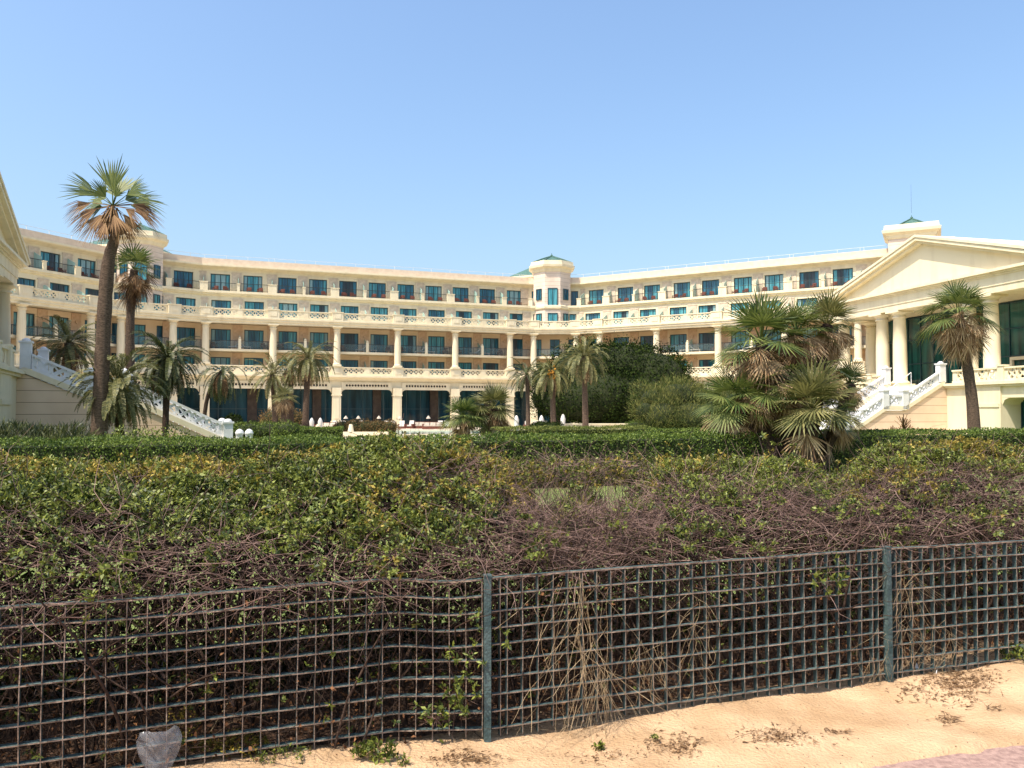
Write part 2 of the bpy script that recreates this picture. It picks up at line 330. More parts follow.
pm = MB(); pm.box(ID, -.58, .58, 0, .07, 0, 2.9); pm.prism(ID, [(-.16, 2.0), (0, 1.8), (.16, 2.0), (.1, 2.15), (-.1, 2.15)], .07, .2); PIL2 = pm.mesh('wall_pier', mat('pilaster stone in warm shade', (0.54, 0.36, 0.23), (0.64, 0.45, 0.30), 0.85, 3.5))  # pilaster stone again, shade and warm bounce put into its colour
FL = [(6.5, 'low'), (9.5, 'low'), (13.24, 'high'), (16.62, 'top')]
WZ = [(6.5, 8.62, 9.2), (9.5, 12.0, 12.6), (13.24, 15.5, 15.76), (16.62, 18.92, 19.2)]
sur = {'warm_shade': MB(), 'cream': MB()}
bays = []
for i in range(NP - 1):
    nw = KIND[i]
    frw = Fr(offs(i, -2.65), offs(i + 1, -2.65)); frt = Fr(offs(i, -4.2), offs(i + 1, -4.2)); frf = Fr(PL[i], PL[i + 1]); bays.append((frf, frw, frt, nw))
    for lv, (z0, z1, z2) in enumerate(WZ):
        fr = frt if lv == 3 else frw; Lw = fr.L; mid = Lw / 2; mb = sur['warm_shade' if lv < 2 else 'cream']
        name = 'balcony_door' if lv in (1, 3) else 'window'
        if nw == 2: wins = [(mid - 1.9, 'big'), (mid + 1.9, 'big')]
        elif nw == 1: wins = [(mid, 'big')]
        else:
            wins = [(mid - 2.35, 'thin'), (mid, 'mid'), (mid + 2.35, 'thin')]
            if lv > 1: wins = [(mid - Lw * .36, 'thin'), (mid + Lw * .36, 'thin')]
        hw = {'big': 1.125, 'mid': .675, 'thin': .5}
        edge = 0.0
        for s_, k in wins:
            put_window(fr, s_, .07, z1 - 2.46, k, name, .3 if lv >= 2 else .5)
            mb.box(fr, edge, s_ - hw[k], 0, .28, z0, z1); edge = s_ + hw[k]
        mb.box(fr, edge, Lw, 0, .28, z0, z1)
        mb.box(fr, 0, Lw, 0, .28, z1, z2 - .003)
        # pilasters between the windows
        pp = [mid] if nw == 2 else []
        if nw: pp += [.0 + .02, ]
        if nw and (i + 1 >= NP - 1 or KIND[i + 1] == 0): pp += [Lw - .6]
        for q in pp:
            me, nm = (PIL, 'pilaster') if lv >= 2 else (PIL2, 'wall_pier')
            zz = z0 if lv >= 2 else z0
            o = link(nm, me, hotel, local(fr.pt(q, .282, zz)), fr.rz)
            o.scale = (1, 1, (z2 - z0 - .02) / (2.9 if lv < 2 else 2.7))
H(sur['warm_shade'], 'wall_surround', M['warm_shade']); H(sur['cream'], 'wall_surround', M['cream2'])

# columns of the two middle storeys, one mesh shared
cm = MB(); R0 = .41
cm.box(ID, -.5, .5, -.5, .5, 0, .2); cm.lathe((0, 0, 0), [(.47, .2), (.48, .28), (.43, .36), (R0, .42), (R0, 1.2), (R0 * .98, 3), (R0 * .88, 4.35), (.46, 4.38), (.46, 4.46), (R0 * .9, 4.5), (R0 * .9, 4.62), (.5, 4.72), (.58, 4.8)], 20)
cm.box(ID, -.62, .62, -.62, .62, 4.8, 4.93); COLM = cm.mesh('column', M['cream2'])
# ground piers
gm = MB(); gm.box(ID, -.62, .62, -.62, .5, 0, .9); gm.box(ID, -.5, .5, -.5, .4, .9, 4.0); gm.box(ID, -.6, .6, -.58, .48, 4.0, 4.16); gm.box(ID, -.54, .54, -.5, .44, 4.16, 4.999)
gm.box(ID, -.28, .28, .4, .45, 1.2, 3.7); GP = gm.mesh('ground_pier', M['cream2'])
# pedestals
def balus(mb, fr, s0, s1, tc, z0, h, cell, r, rail=.14, thick=.12, sh=0, ref=0, groups=None, railw=.2):
    """rails and pierced plates between two pedestals"""
    zb, zt = z0 + rail + .04, z0 + h - rail
    mb.box(fr, s0, s1, tc - railw / 2, tc + railw / 2, z0, zb, sh, ref); mb.box(fr, s0, s1, tc - railw / 2 - .03, tc + railw / 2 + .03, zt, z0 + h, sh, ref)
    Lb = s1 - s0; groups = groups or 1; solid = .55 if groups > 1 else 0
    gl = (Lb - solid * (groups - 1)) / groups
    for g in range(groups):
        a = s0 + g * (gl + solid); n = max(1, int(gl / cell)); m_ = (gl - n * cell) / 2
        if m_ > .02:
            mb.box(fr, a, a + m_, tc - thick / 2, tc + thick / 2, zb, zt, sh, ref); mb.box(fr, a + gl - m_, a + gl, tc - thick / 2, tc + thick / 2, zb, zt, sh, ref)
        for k in range(n): mb.cell(fr, a + m_ + k * cell, cell, zb, zt - zb, tc - thick / 2, tc + thick / 2, r, True, sh, ref)
        if g < groups - 1: mb.box(fr, a + gl, a + gl + solid, tc - thick / 2 - .04, tc + thick / 2 + .04, zb, zt, sh, ref)
for i, (fr, frw, frt, nw) in enumerate(bays):
    for z0, h, nm in ((6.62, .93, 'balustrade'), (13.24, .98, 'balustrade')):
        mb = MB(); tt = .0 if z0 < 10 else .3
        f2 = Fr(offs(i, tt), offs(i + 1, tt))
        balus(mb, f2, .66, f2.L - .66, 0, z0, h, .64, .295, groups=2 if nw != 1 else 1, rail=.11)
        mb.build('balustrade', M['cream2'], hotel, HO)
    mb = MB(); a, b = .62, fr.L - .62                # ground frieze with small rings, and corbelled corners
    n = int((b - a - .8) / .36); m_ = (b - a - n * .36) / 2
    for k in range(n): mb.cell(fr, a + m_ + k * .36, .36, 5.08, .44, -.33, -.22, .155, False, n=8)
    mb.box(fr, a, a + m_, -.345, -.22, 5.08, 5.52); mb.box(fr, b - m_, b, -.345, -.22, 5.08, 5.52)
    mb.box(fr, a, b, -.345, -.2, 5.52, 5.7); mb.box(fr, a, b, -.345, -.2, 4.8, 5.08)
    for sx, e in ((1, a), (-1, b)):
        mb.prism(fr, [(e, 4.8), (e + sx * .5, 4.8), (e + sx * .3, 4.74), (e + sx * .12, 4.6), (e, 4.35)][::-sx], -.36, -.21)
    fz = mb.build('frieze', M['cream2'], hotel, HO); bk = MB(); bk.box(fr, a, b, -.349, -.334, 5.1, 5.5); bk.build('frieze_shade', M['pil_shade'], fz, HO)  # dark strip painted in as the shade behind the ring holes
for i in range(NP):
    a = PL[max(i - 1, 0)]; b = PL[min(i + 1, NP - 1)]; rz = math.atan2(b[1] - a[1], b[0] - a[0])
    if i in (NP - 1,): pass
    link('column', COLM, hotel, local((*PL[i], 7.62)), rz); link('ground_pier', GP, hotel, local((*offs(i, -.15), 0)), rz)
    for z0, h, t_ in ((6.5, 1.12, 0), (13.24, 1.06, .3)):
        q = offs(i, t_); fq = Fr(q, d=(math.cos(rz), math.sin(rz)))
        mb = MB(); mb.box(fq, -.66, .66, -.3, .3, z0, z0 + h - .1); mb.box(fq, -.72, .72, -.36, .36, z0 + h - .1, z0 + h)
        mb.box(fq, -.4, .4, .3, .34, z0 + .25, z0 + h - .25); mb.build('pedestal', M['cream2'], hotel, HO)
# second floor balconies, dark rails and glass, top floor pedestals, screens, ground glazing
for i, (fr, frw, frt, nw) in enumerate(bays):
    Lb = fr.L; mb = MB(); n = 12 if nw != 1 else 4; bul = .35 if nw == 2 else (.6 if nw == 0 else 0.05)
    pts = [(Lb * k / n, -.55 + bul * math.sin(math.pi * k / n) ** .7 if 0 < k < n else -.55) for k in range(n + 1)]
    vs = [fr.pt(a, t, z) for z in (9.22, 9.5) for a, t in pts + [(Lb, -2.4), (0, -2.4)]]; m_ = n + 3
    mb.add(vs, [tuple(range(m_ - 1, -1, -1)), tuple(range(m_, 2 * m_))] + [(k, (k + 1) % m_, (k + 1) % m_ + m_, k + m_) for k in range(m_)])
    mb.build('balcony_slab', M['cream2'], hotel, HO)
    rb = MB(); gb = MB()
    for k in range(n):
        (a, ta), (b, tb) = pts[k], pts[k + 1]; f2 = Fr(fr.pt(a, ta - .1, 0)[:2], fr.pt(b, tb - .1, 0)[:2])
        rb.box(f2, 0, f2.L, -.03, .03, 10.44, 10.5); rb.box(f2, 0, f2.L, -.02, .02, 9.6, 9.63)
        rb.box(f2, 0, .03, -.02, .02, 9.5, 10.44); gb.box(f2, .03, f2.L - .005, -.008, .008, 9.64, 10.43)
    r_ = rb.build('balcony_railing', M['rail'], hotel, HO); gb.build('glass', M['balglass'], r_, HO)
    if nw == 2:
        pb = MB(); tt = -.1 + -.55 + .35
        pb.box(fr, Lb / 2 - .16, Lb / 2 + .16, tt - .16, tt + .16, 9.5, 10.72); pb.lathe(fr.pt(Lb / 2, tt, 10.72), [(.1, 0), (.16, .12), (.05, .24)], 8)
        pb.build('balcony_post', M['cream2'], hotel, HO)
    # top floor rail line stands over the lower wall
    f3 = Fr(offs(i, -2.2), offs(i + 1, -2.2)); L3 = f3.L
    if nw:
        rb = MB(); rb.box(f3, 0, L3, -.025, .025, 17.56, 17.62); rb.box(f3, 0, L3, -.02, .02, 16.74, 16.77)
        k = 0.12
        while k < L3: rb.box(f3, k, k + .02, -.01, .01, 16.62, 17.56); k += .16
        rb.build('balcony_railing', M['rail'], hotel, HO)
    for q, wd, hh in ([(.0, .5, 1.06), (L3 / 2, .16, .96)] if nw == 2 else [(.0, .3, 1.0)]):
        q = max(q, wd) if i == 0 else q
        pb = MB(); pb.box(f3, q - wd, q + wd, -.35 if wd > .3 else -.14, .14, 16.62, 16.62 + hh - .1); pb.box(f3, q - wd - .05, q + wd + .05, -.4 if wd > .3 else -.19, .19, 16.62 + hh - .1, 16.62 + hh)
        pb.build('parapet_post', M['cream2'], hotel, HO)
        if nw == 2 and wd > .3:      # sloping cheek wall behind the post
            cb = MB(); cb.prism_t(f3, [(-.35, 16.63), (-.35, 17.6), (-1.7, 16.63)], q - .1, q + .1); cb.build('cheek_wall', M['cream2'], hotel, HO)
    if nw:
        for q in ([0, L3 / 2] if nw == 2 else [0]):
            for lv, zz, t0, t1, hh in ((3, 16.63, -1.95, -.5, 2.0), (2, 13.25, -2.3, -1.1, 1.8), (1, 9.51, -2.3, -1.05, 1.75), (0, 6.52, -2.3, -1.2, 1.9)):
                if lv < 2 and q == 0: continue
                g = MB(); ff = f3 if lv == 3 else fr; qq = q if lv == 3 else (Lb / 2 if q else .05)
                g.prism_t(ff, [(t0, zz), (t1, zz), (t1, zz + hh * .72), (t0 + .3, zz + hh), (t0, zz + hh)], qq - .02, qq + .02)
                g.build('privacy_screen', M['screen'], hotel, HO)
    # ground glazing
    fg = Fr(offs(i, -3.3), offs(i + 1, -3.3)); Lg = fg.L; rb = MB(); gb = MB()
    gb.box(fg, 0, Lg, -.03, 0, .1, 4.98)
    for z in (0.0, 2.35, 4.9): rb.box(fg, 0, Lg, -.05, .06, z, z + .09)
    nm_ = 4 if nw != 1 else 2
    for k in range(nm_ + 1): rb.box(fg, max(Lg * k / nm_ - .05, 0), min(Lg * k / nm_ + .05, Lg), -.05, .05, .09, 4.9)
    r_ = rb.build('glass_wall', M['frame'], hotel, HO); gb.build('pane', M['glassD'], r_, HO)
    if nw == 2:                      # a broad dark pillar inside the glazing
        mb = MB(); mb.box(fg, Lg * .66, Lg * .80, .08, .5, 0.0, 4.99); mb.build('inner_pillar', M['pil_shade'], hotel, HO)

# towers at the three corners
def ngon(c, ap, n, ph): 
    r = ap / math.cos(math.pi / n); return [(c[0] + r * math.cos(ph + 2 * math.pi * (k + .5) / n), c[1] + r * math.sin(ph + 2 * math.pi * (k + .5) / n)) for k in range(n)]
def tower(c, ap, n, ph, zcap, zroof, windows=True, rf=1.0):
    tw = MB(); r0 = ap / math.cos(math.pi / n)
    def ring(prof, m, name, par, smooth=False):
        b = MB(); b.lathe((c[0], c[1], 0), [(r_ / math.cos(math.pi / n), z) for r_, z in prof], n, ph=ph * n / (2 * math.pi) + .5)
        return b.build(name, m, par, HO, smooth)
    t_ = ring([(ap, 13.24), (ap, zcap - 1.5)], M['course2'], 'tower', hotel)
    ring([(ap + .12, 16.05), (ap + .2, 16.2), (ap + .2, 16.5), (ap + .05, 16.6)], M['cream2'], 'band', t_)
    ring([(ap + .02, zcap - 1.5), (ap + .12, zcap - 1.4), (ap + .2, zcap - 1.1), (ap + .55, zcap - .85), (ap + .6, zcap - .55), (ap + .42, zcap - .5), (ap + .36, zcap)], M['cream2'], 'cornice', t_)
    ring([((ap + .1) * rf, zcap - .003), (ap * .5 * rf, zcap + (zroof - zcap) * .55), (.12, zroof)], M['roof'], 'roof', t_)
    ribs = MB()
    for k in range(n):
        a = ph + 2 * math.pi * (k + .5) / n; rr = (ap + .1) * rf / math.cos(math.pi / n)
        ribs.tube([(c[0] + math.cos(a) * q * rr, c[1] + math.sin(a) * q * rr, zcap + (zroof - zcap) * e + .04) for q, e in ((1, 0), (.5, .55), (.05, 1))], .09, 5)
    ribs.lathe((c[0], c[1], zroof - .1), [(.1, 0), (.1, .1), (.17, .2), (.15, .32), (.04, .4), (.02, .6)], 8)
    ribs.build('finial', M['roof'], t_, HO)
    if windows:
        best = []
        for k in range(n):
            a = ph + 2 * math.pi * k / n; f = (c[0] + ap * math.cos(a), c[1] + ap * math.sin(a)); nx, ny = math.cos(a), math.sin(a)
            if -(f[0] * nx + f[1] * ny) > 30: best.append((a, f))
        for a, f in best:
            fr = Fr(f, d=(-math.sin(a), math.cos(a)))
            face = -(math.cos(a) * f[0] + math.sin(a) * f[1]) / math.hypot(*f)
            key = 'mid' if face > .93 else 'thin'
            for z in (15.5 - 2.46, 18.92 - 2.46):
                if key == 'thin' and z > 16: 
                    o = link('window', wmesh['thin'][0], t_, local(fr.pt(0, .08, z + .9)), fr.rz, (1, 1, .62)); link('pane', wmesh['thin'][2], o)
                else:
                    o = link('window', wmesh[key][0], t_, local(fr.pt(0, .08, z)), fr.rz); link('pane', wmesh[key][1], o)
    return t_
tower((5.55, 111.3), 2.55, 8, R(-90), 22.7, 23.75)
tower((-43.2, 92.3), 2.4, 8, R(-62), 22.6, 23.7)
tower((44.6, 88.6), 2.3, 4, R(-118), 22.5, 23.5, False, .62)
mb = MB(); mb.tube([(44.6, 88.6, 24.2), (44.6, 88.6, 27.4)], [.012, .008], 5); mb.build('lightning_rod', M['rail'], hotel, HO)
for c, hw_, ph in (((4.2, 117.5), 3.6, 20), ((-46.8, 97.0), 4.0, 35)):
    b = MB(); b.lathe((c[0], c[1], 0), [(hw_ * 1.41, 20.1), (hw_ * 1.41, 21.3), (hw_ * 1.5, 21.35), (hw_ * 1.5, 21.6)], 4, ph=ph / 90); r_ = b.build('roof_house', M['cream2'], hotel, HO)
    b = MB(); b.lathe((c[0], c[1], 0), [(hw_ * 1.42, 21.6), (.1, 23.9)], 4, ph=ph / 90); b.build('roof', M['roof'], r_, HO)
# thin railing on the flat roof
rb = MB()
for i in range(NP - 1):
    f = Fr(offs(i, -3.7), offs(i + 1, -3.7)); rb.box(f, 0, f.L, -.015, .015, 21.16, 21.19); k = .3
    while k < f.L: rb.box(f, k, k + .035, -.018, .018, 20.75, 21.16); k += 2.5
rb.build('roof_railing', M['white'], hotel, HO)

# ------------------------------------------------------------------ furniture on the balconies and the terrace
def chair_mesh(m):
    c = MB(); c.box(ID, -.3, .3, -.3, .3, .32, .44); c.prism_t(ID, [(-.3, .44), (-.22, .44), (-.3, .92), (-.4, .92)], -.3, .3)
    for x in (-.33, .27): c.box(ID, x, x + .06, -.3, .3, .6, .66); c.box(ID, x, x + .06, -.3, -.24, .0, .6); c.box(ID, x, x + .06, .24, .3, .0, .6)
    return c.mesh('balcony_chair', m)
CH = chair_mesh(M['red'])
lm = MB(); lm.tbox(ID, -.3, .3, -.9, .5, .3, .38); lm.prism_t(ID, [(-.35, .38), (-.3, .46), (-.95, 1.0), (-1.0, .93)], -.3, .3)
for x in (-.28, .22):
    for y in (-.6, .4): lm.box(ID, x, x + .06, y, y + .06, 0, .3)
LG = lm.mesh('sun_lounger', M['cushion'])
tm = MB(); tm.lathe((0, 0, 0), [(.22, 0), (.22, .03), (.03, .05), (.03, .6), (.32, .61), (.32, .65)], 12); TB = tm.mesh('side_table', M['red'])
for i, (fr, frw, frt, nw) in enumerate(bays):
    f3 = Fr(offs(i, -2.2), offs(i + 1, -2.2))
    if i >= 19: break
    if i < 1 or not nw: continue
    for q in ([f3.L / 2 - 1.9, f3.L / 2 + 1.9] if nw == 2 else [f3.L / 2]):
        for dx in (-.75, .55):
            o = link('balcony_chair', CH, None, f3.pt(q + dx + prnd.uniform(-.15, .15), -.8, 16.62), f3.rz + prnd.uniform(-.5, .5), (.85, .85, .8))
            tag(o, 'small red-brown wicker armchair standing on the top-floor balconies of the hotel', 'chair', 'red-brown chairs on the top balconies')
    if nw == 2 and i > 3:
        for q in (Lq := fr.L) / 2 - .8, fr.L / 2 + .85:
            o = link('sun_lounger', LG, None, fr.pt(q, -1.35, 9.5), fr.rz + R(90 if q > Lq / 2 else -90))
            tag(o, 'white cushioned lounger set on the railed second-floor balconies of the hotel', 'sun lounger', 'white loungers on the middle balconies')
        for q in (.9, fr.L - .95):
            o = link('balcony_chair', CH, None, fr.pt(q, -1.4, 9.5), fr.rz + prnd.uniform(-.6, .6))
            tag(o, 'dark red-brown armchair beside a column on the railed second-floor balconies', 'chair', 'chairs beside the middle balcony columns')
def armchair(loc, rz):
    e = empty('armchair', loc, 'brown wicker armchair with white cushions on the terrace between pool and hotel', 'armchair', 'wicker armchairs on the pool terrace', rz)
    link('frame', AF, e); link('cushion', AC, e)
a = MB(); a.box(ID, -.42, .42, -.4, .4, .08, .34); a.box(ID, -.42, -.3, -.4, .4, .34, .6); a.box(ID, .3, .42, -.4, .4, .34, .6); a.box(ID, -.3, .3, -.42, -.3, .34, .82); AF = a.mesh('frame', M['red'] )
a = MB(); a.box(ID, -.29, .29, -.29, .42, .345, .5); a.prism_t(ID, [(-.29, .5), (-.1, .5), (-.2, 1.0), (-.29, 1.0)], -.28, .28); AC = a.mesh('cushion', M['cushion'])
for px, Y in ((343, 92.5), (354, 92.5), (361, 93.2), (386, 92), (393, 92.6), (402, 92), (411, 93), (440, 92), (447, 93), (470, 94), (528, 88), (535, 89), (334, 91), (545, 90)):
    armchair((gx(px, Y), Y, .012), R(prnd.uniform(-25, 25)))
def sofa(loc, rz, label):
    e = empty('sofa', loc, label, 'sofa', None, rz)
    s1 = MB(); s1.box(ID, -1.2, 1.2, -.45, .45, .06, .36); s1.box(ID, -1.2, -1.05, -.45, .45, .36, .62); s1.box(ID, 1.05, 1.2, -.45, .45, .36, .62); s1.box(ID, -1.05, 1.05, -.45, -.32, .36, .85)
    link('frame', s1.mesh('frame', M['red']), e)
    s2 = MB()
    for k in range(3): s2.box(ID, -1.04 + k * .7, -.38 + k * .7, -.31, .44, .365, .5); s2.prism_t(ID, [(-.31, .5), (-.12, .5), (-.22, .8), (-.31, .8)], -1.02 + k * .7, -.4 + k * .7)
    link('cushion', s2.mesh('cushion', M['beige']), e)
sofa((gx(326, 88), 88, .012), R(-10), 'wicker sofa with white cushions between the palm group and the rounded brown bush')
sofa((gx(422, 93.5), 93.5, .012), R(0), 'long white-cushioned sofa beyond the right part of the pool')
sofa((gx(433, 91.5), 91.5, .012), R(4), 'wicker sofa with white cushions at the far pool edge, nearest the fan palm pair')
for px, Y in ((346, 94), (358.5, 94.2), (379, 94), (428.5, 95), (400, 95)):
    e = empty('floor_lamp', (gx(px, Y), Y, .012), 'shaded lamp with a pale conical shade among the seats of the hotel terrace', 'lamp', 'shaded lamps among the terrace seats')
    q = MB(); q.lathe((0, 0, 0), [(.2, 0), (.2, .04), (.03, .06), (.03, 1.15)], 8); link('stand', q.mesh('stand', M['rail']), e)
    q = MB(); q.lathe((0, 0, 0), [(.28, 1.2), (.27, 1.24), (.08, 1.5), (.04, 1.55)], 12); link('lamp_shade', q.mesh('lamp_shade', M['beige']), e)
for j, (px, Y, hh) in enumerate(((302, 76, 1.25), (312, 76.5, 1.35), (320.5, 76, 1.35), (516.5, 74, 1.6), (541.5, 74, 1.6), (563, 74, 1.7))):
    q = MB(); q.lathe((0, 0, 0), [(.24, 0), (.26, .1), (.2, hh * .55), (.24, hh * .8), (.12, hh), (.03, hh + .1)], 10)
    o = link('covered_parasol', q.mesh('covered_parasol', M['cushion'], smooth=True), None, (gx(px, Y), Y, .0))
    lb = ['left one of the three short white covered shapes right of the palm group', 'middle one of the three short white covered shapes right of the palm group', 'right one of the three short white covered shapes right of the palm group',
          'slim white covered parasol left of the dark-stemmed palm by the ficus', 'slim white covered parasol between the two palms left of the ficus', 'slim white covered parasol just left of the tallest palm before the ficus'][j]
    tag(o, lb, 'parasol', 'white covered shapes on the terrace')
# ------------------------------------------------------------------ the two temple-fronted pavilions
def pavilion(O, rz, label, up, land, low, ex=0.0):
    root = empty('pavilion', (O[0], O[1], 0), label, 'pavilion', None, rz)
    def B(mb, name, m, par=None, smooth=False): 
        return link(name, mb.mesh(name, m, (0, 0, 0), smooth), par or root)
    TF = 4.15; HWD = 11.9
    b = MB()                                        # terrace base
    for sg in (-1, 1):
        def X(a, b_): return (a, b_) if sg > 0 else (-b_, -a)
        b.box(ID, *X(3.1, 5.6), -1.0, 1.4 + ex, 0, 3.8); b.box(ID, *X(5.6, 8.3), -1.0, 1.55 + ex, 0, 3.8); b.box(ID, *X(11.9, 13.2), -1, 1.55 + ex, 0, 3.8)
        b.box(ID, *X(8.3, 11.9), -1.0, 1.4 + ex, 3.0, 3.8)
        b.prism(ID, [(sg * e, z) for e, z in ((8.3, 3.0), (8.9, 3.0), (8.5, 2.85), (8.3, 2.5))][::-sg], -1, 1.39 + ex)
        b.prism(ID, [(sg * e, z) for e, z in ((11.9, 3.0), (11.3, 3.0), (11.7, 2.85), (11.9, 2.5))][::sg], -1, 1.39 + ex)
        b.box(ID, *X(5.7, 8.2), 1.55 + ex, 1.62 + ex, 2.35, 2.6)
    b.box(ID, -3.1, 3.1, -1, 1.4 + ex, 0, 3.8); b.box(ID, -13.2, 13.2, -24, -1.002, 0, 3.8)
    B(b, 'terrace_base', M['cream2'])
    b = MB(); b.box(ID, -13.35, 13.35, -24.1, 1.62 + ex, 3.8, 3.95); b.box(ID, -13.5, 13.5, -24.2, 1.78 + ex, 3.95, TF); B(b, 'terrace_cornice', M['cream2'])
    for sg in (-1, 1):
        g = MB(); g.box(ID, *sorted((sg * 8.3, sg * 11.9)), -.3, -.2, 0, 3.0); p_ = B(g, 'terrace_window', M['glassP'])
        g = MB()
        for e in (8.35, 9.5, 10.7, 11.8): g.box(ID, *sorted((sg * e, sg * (e + .07))), -.19, -.1, 0, 3.0)
        B(g, 'frame', M['frame'], p_)
    cmb = MB(); r0 = .56; H_ = 6.4                  # columns
    cmb.box(ID, -.8, .8, -.8, .8, 0, .22); cmb.lathe((0, 0, 0), [(.74, .22), (.76, .34), (.66, .42), (r0, .5), (r0, 2.2), (r0 * .97, 3.6), (r0 * .84, H_ - .62), (.58, H_ - .6), (.58, H_ - .52), (r0 * .86, H_ - .5), (r0 * .88, H_ - .36), (.66, H_ - .24), (.76, H_ - .16)], 28)
    cmb.box(ID, -.78, .78, -.78, .78, H_ - .16, H_); CM = cmb.mesh('column', M['cream2'])
    for q in CM.polygons: q.use_smooth = len(q.vertices) == 4 and abs(q.normal.z) < .5 and q.area < .6 and abs(abs(q.normal.x) + abs(q.normal.y) - 1) > .001
    for s_, t_ in ((-11.0, 0), (-5.7, 0), (-3.54, 0), (4.0, 0), (6.05, 0), (11.0, 0), (-11.2, -3.1), (11.2, -3.1)):
        link('column', CM, root, (s_, -t_, TF))
    b = MB()                                        # entablature, in three steps, round three sides
    for (e, z0, z1) in ((0, 10.55, 11.05), (.06, 11.05, 11.75)):
        b.box(ID, -HWD + .2 - e, HWD - .2 + e, -.75, .75 + e, z0, z1)
        for sg in (-1, 1): b.box(ID, *sorted((sg * (HWD - .2 + e), sg * (HWD - 1.6))), -23.9, -.752, z0, z1)
    for (e, z0, z1) in ((.15, 11.75, 11.88), (.3, 11.88, 12.0), (.5, 12.0, 12.2)):
        b.box(ID, -HWD - e, HWD + e, -24 - e, .75 + e, z0, z1)
    B(b, 'entablature', M['cream2'])
    b = MB(); b.box(ID, -HWD + 1.7, HWD - 1.7, -4.4, -.76, 10.62, 10.72); B(b, 'ceiling', M['cream2'])
    AP = 15.95; hs = HWD + .75; sl = (AP - 12.2) / hs
    b = MB(); b.prism(ID, [(-hs + .9, 12.2), (hs - .9, 12.2), (0, AP - .22)], -23.5, .55); B(b, 'pediment', M['cream2'])
    for k, (dz0, dz1, t1) in enumerate(((-.36, -.14, 1.0), (-.14, .12, 1.27))):     # raking cornice
        b = MB(); zc_ = 12.204; E = min(hs * 1.02, (AP + dz1 - zc_) / sl); sc_ = (AP + dz0 - zc_) / sl
        for sg in (-1, 1):
            b.prism(ID, [(0, AP + dz0), (sg * sc_, zc_), (sg * E, zc_), (sg * E, max(AP + dz1 - E * sl, zc_ + .01)), (0, AP + dz1)][::sg], .56, t1)
        B(b, 'raking_cornice', M['cream2'])
    b = MB()
    for sg in (-1, 1): b.prism(ID, [(sg * (hs + .3), 12.2 + .13 - .05), (sg * (hs + .3), 12.2 + .3), (0, AP + .32), (0, AP + .13)][::-sg], -24.6, 1.35)
    B(b, 'roof', M['cream2'])
    # glass hall behind the columns
    g = MB(); g.box(ID, -11.2, 11.2, -4.6, -4.5, TF, 10.6); gw = B(g, 'glass_wall', M['glassP'])
    g = MB()
    for k in range(15): x = -11.2 + 22.4 * k / 14; g.box(ID, x - .04, x + .04, -4.49, -4.42, TF, 10.6)
    for z in (TF, 6.3, 8.45, 10.45): g.box(ID, -11.2, 11.2, -4.485, -4.43, z, z + .08)
    B(g, 'frame', M['frame'], gw)
    g = MB()
    for sg in (-1, 1): g.box(ID, *sorted((sg * 11.2, sg * 11.7)), -23.8, -4.4, TF, 10.549)
    g.box(ID, -11.2, 11.2, -23.8, -23.5, TF, 10.549); B(g, 'side_wall', M['cream'])
    g = MB()                                        # pale portal standing inside the hall front
    for x0, x1, z0, z1 in ((3.4, 9.4, 6.0, 6.25), (3.4, 3.62, TF, 6.0), (9.18, 9.4, TF, 6.0), (6.3, 6.5, TF, 6.0)): g.box(ID, x0, x1, -4.41, -4.2, z0, z1)
    B(g, 'inner_portal', M['cream2'])
    # terrace balustrade
    for sg in (-1, 1):
        st = [3.55, 5.55, 8.3, 11.6, 13.1]
        for a, c in zip(st[:-1], st[1:]):
            bb = MB(); lo, hi = sorted((sg * (a + .22), sg * (c - .22))); balus(bb, ID, lo, hi, 1.3 + ex, TF, 1.0, .86, .335, thick=.14, railw=.26, rail=.12); B(bb, 'balustrade', M['cream2'])
        for a in st[1:]:
            bb = MB(); bb.box(ID, sg * a - .24, sg * a + .24, 1.06 + ex, 1.54 + ex, TF, TF + 1.05); bb.box(ID, sg * a - .29, sg * a + .29, 1.01 + ex, 1.59 + ex, TF + 1.05, TF + 1.16); B(bb, 'pedestal', M['cream2'])
        bb = MB(); fs = Fr((sg * 13.1, -1.0), d=(0, 1)) if sg > 0 else Fr((-13.1, 14), d=(0, -1))
        balus(bb, fs, 0, 15, 0, TF, 1.0, .72, .26, thick=.14, railw=.26); B(bb, 'balustrade', M['cream2'])
    # the stair: upper flight, landing, lower flight
    T0 = 1.78 + ex; z_l = TF * (low / (up + low)); T1, T2, T3 = T0 + up, T0 + up + land, T0 + up + land + low
    b = MB()
    def flight(ta, tb, za, zb):
        n = round((za - zb) / .16)
        for k in range(n): b.box(ID, -2.85, 2.85, ta + (tb - ta) * k / n, ta + (tb - ta) * (k + 1) / n, 0, za - (za - zb) * (k + 1) / n)
    flight(T0, T1, TF, z_l); b.box(ID, -2.85, 2.85, T1, T2, 0, z_l); flight(T2, T3, z_l, 0.0); B(b, 'steps', M['white'])
    for sg in (-1, 1):
        x0, x1 = sorted((sg * 2.85, sg * 3.2)); b = MB()
        b.prism_t(ID, [(1.405 + ex, 0), (T3, 0), (T3, .05), (T2, z_l), (T1, z_l), (T0, TF - .2), (1.405 + ex, TF - .2)], x0, x1); B(b, 'stair_wall', M['course'])
        b = MB(); x0, x1 = sorted((sg * 2.8, sg * 3.3)); e = .32
        b.prism_t(ID, [(1.63 + ex, TF - .15), (T0, TF - .15), (T1, z_l + .02), (T2, z_l + .02), (T3 + .1, .06), (T3 + .1, .06 + e), (T2, z_l + .02 + e), (T1, z_l + .02 + e), (T0, TF - .15 + e), (1.63 + ex, TF - .15 + e)], x0, x1); B(b, 'stair_string', M['cream2'])
        fs = Fr((sg * 3.05, 0), d=(0, -1))            # s runs down the stair
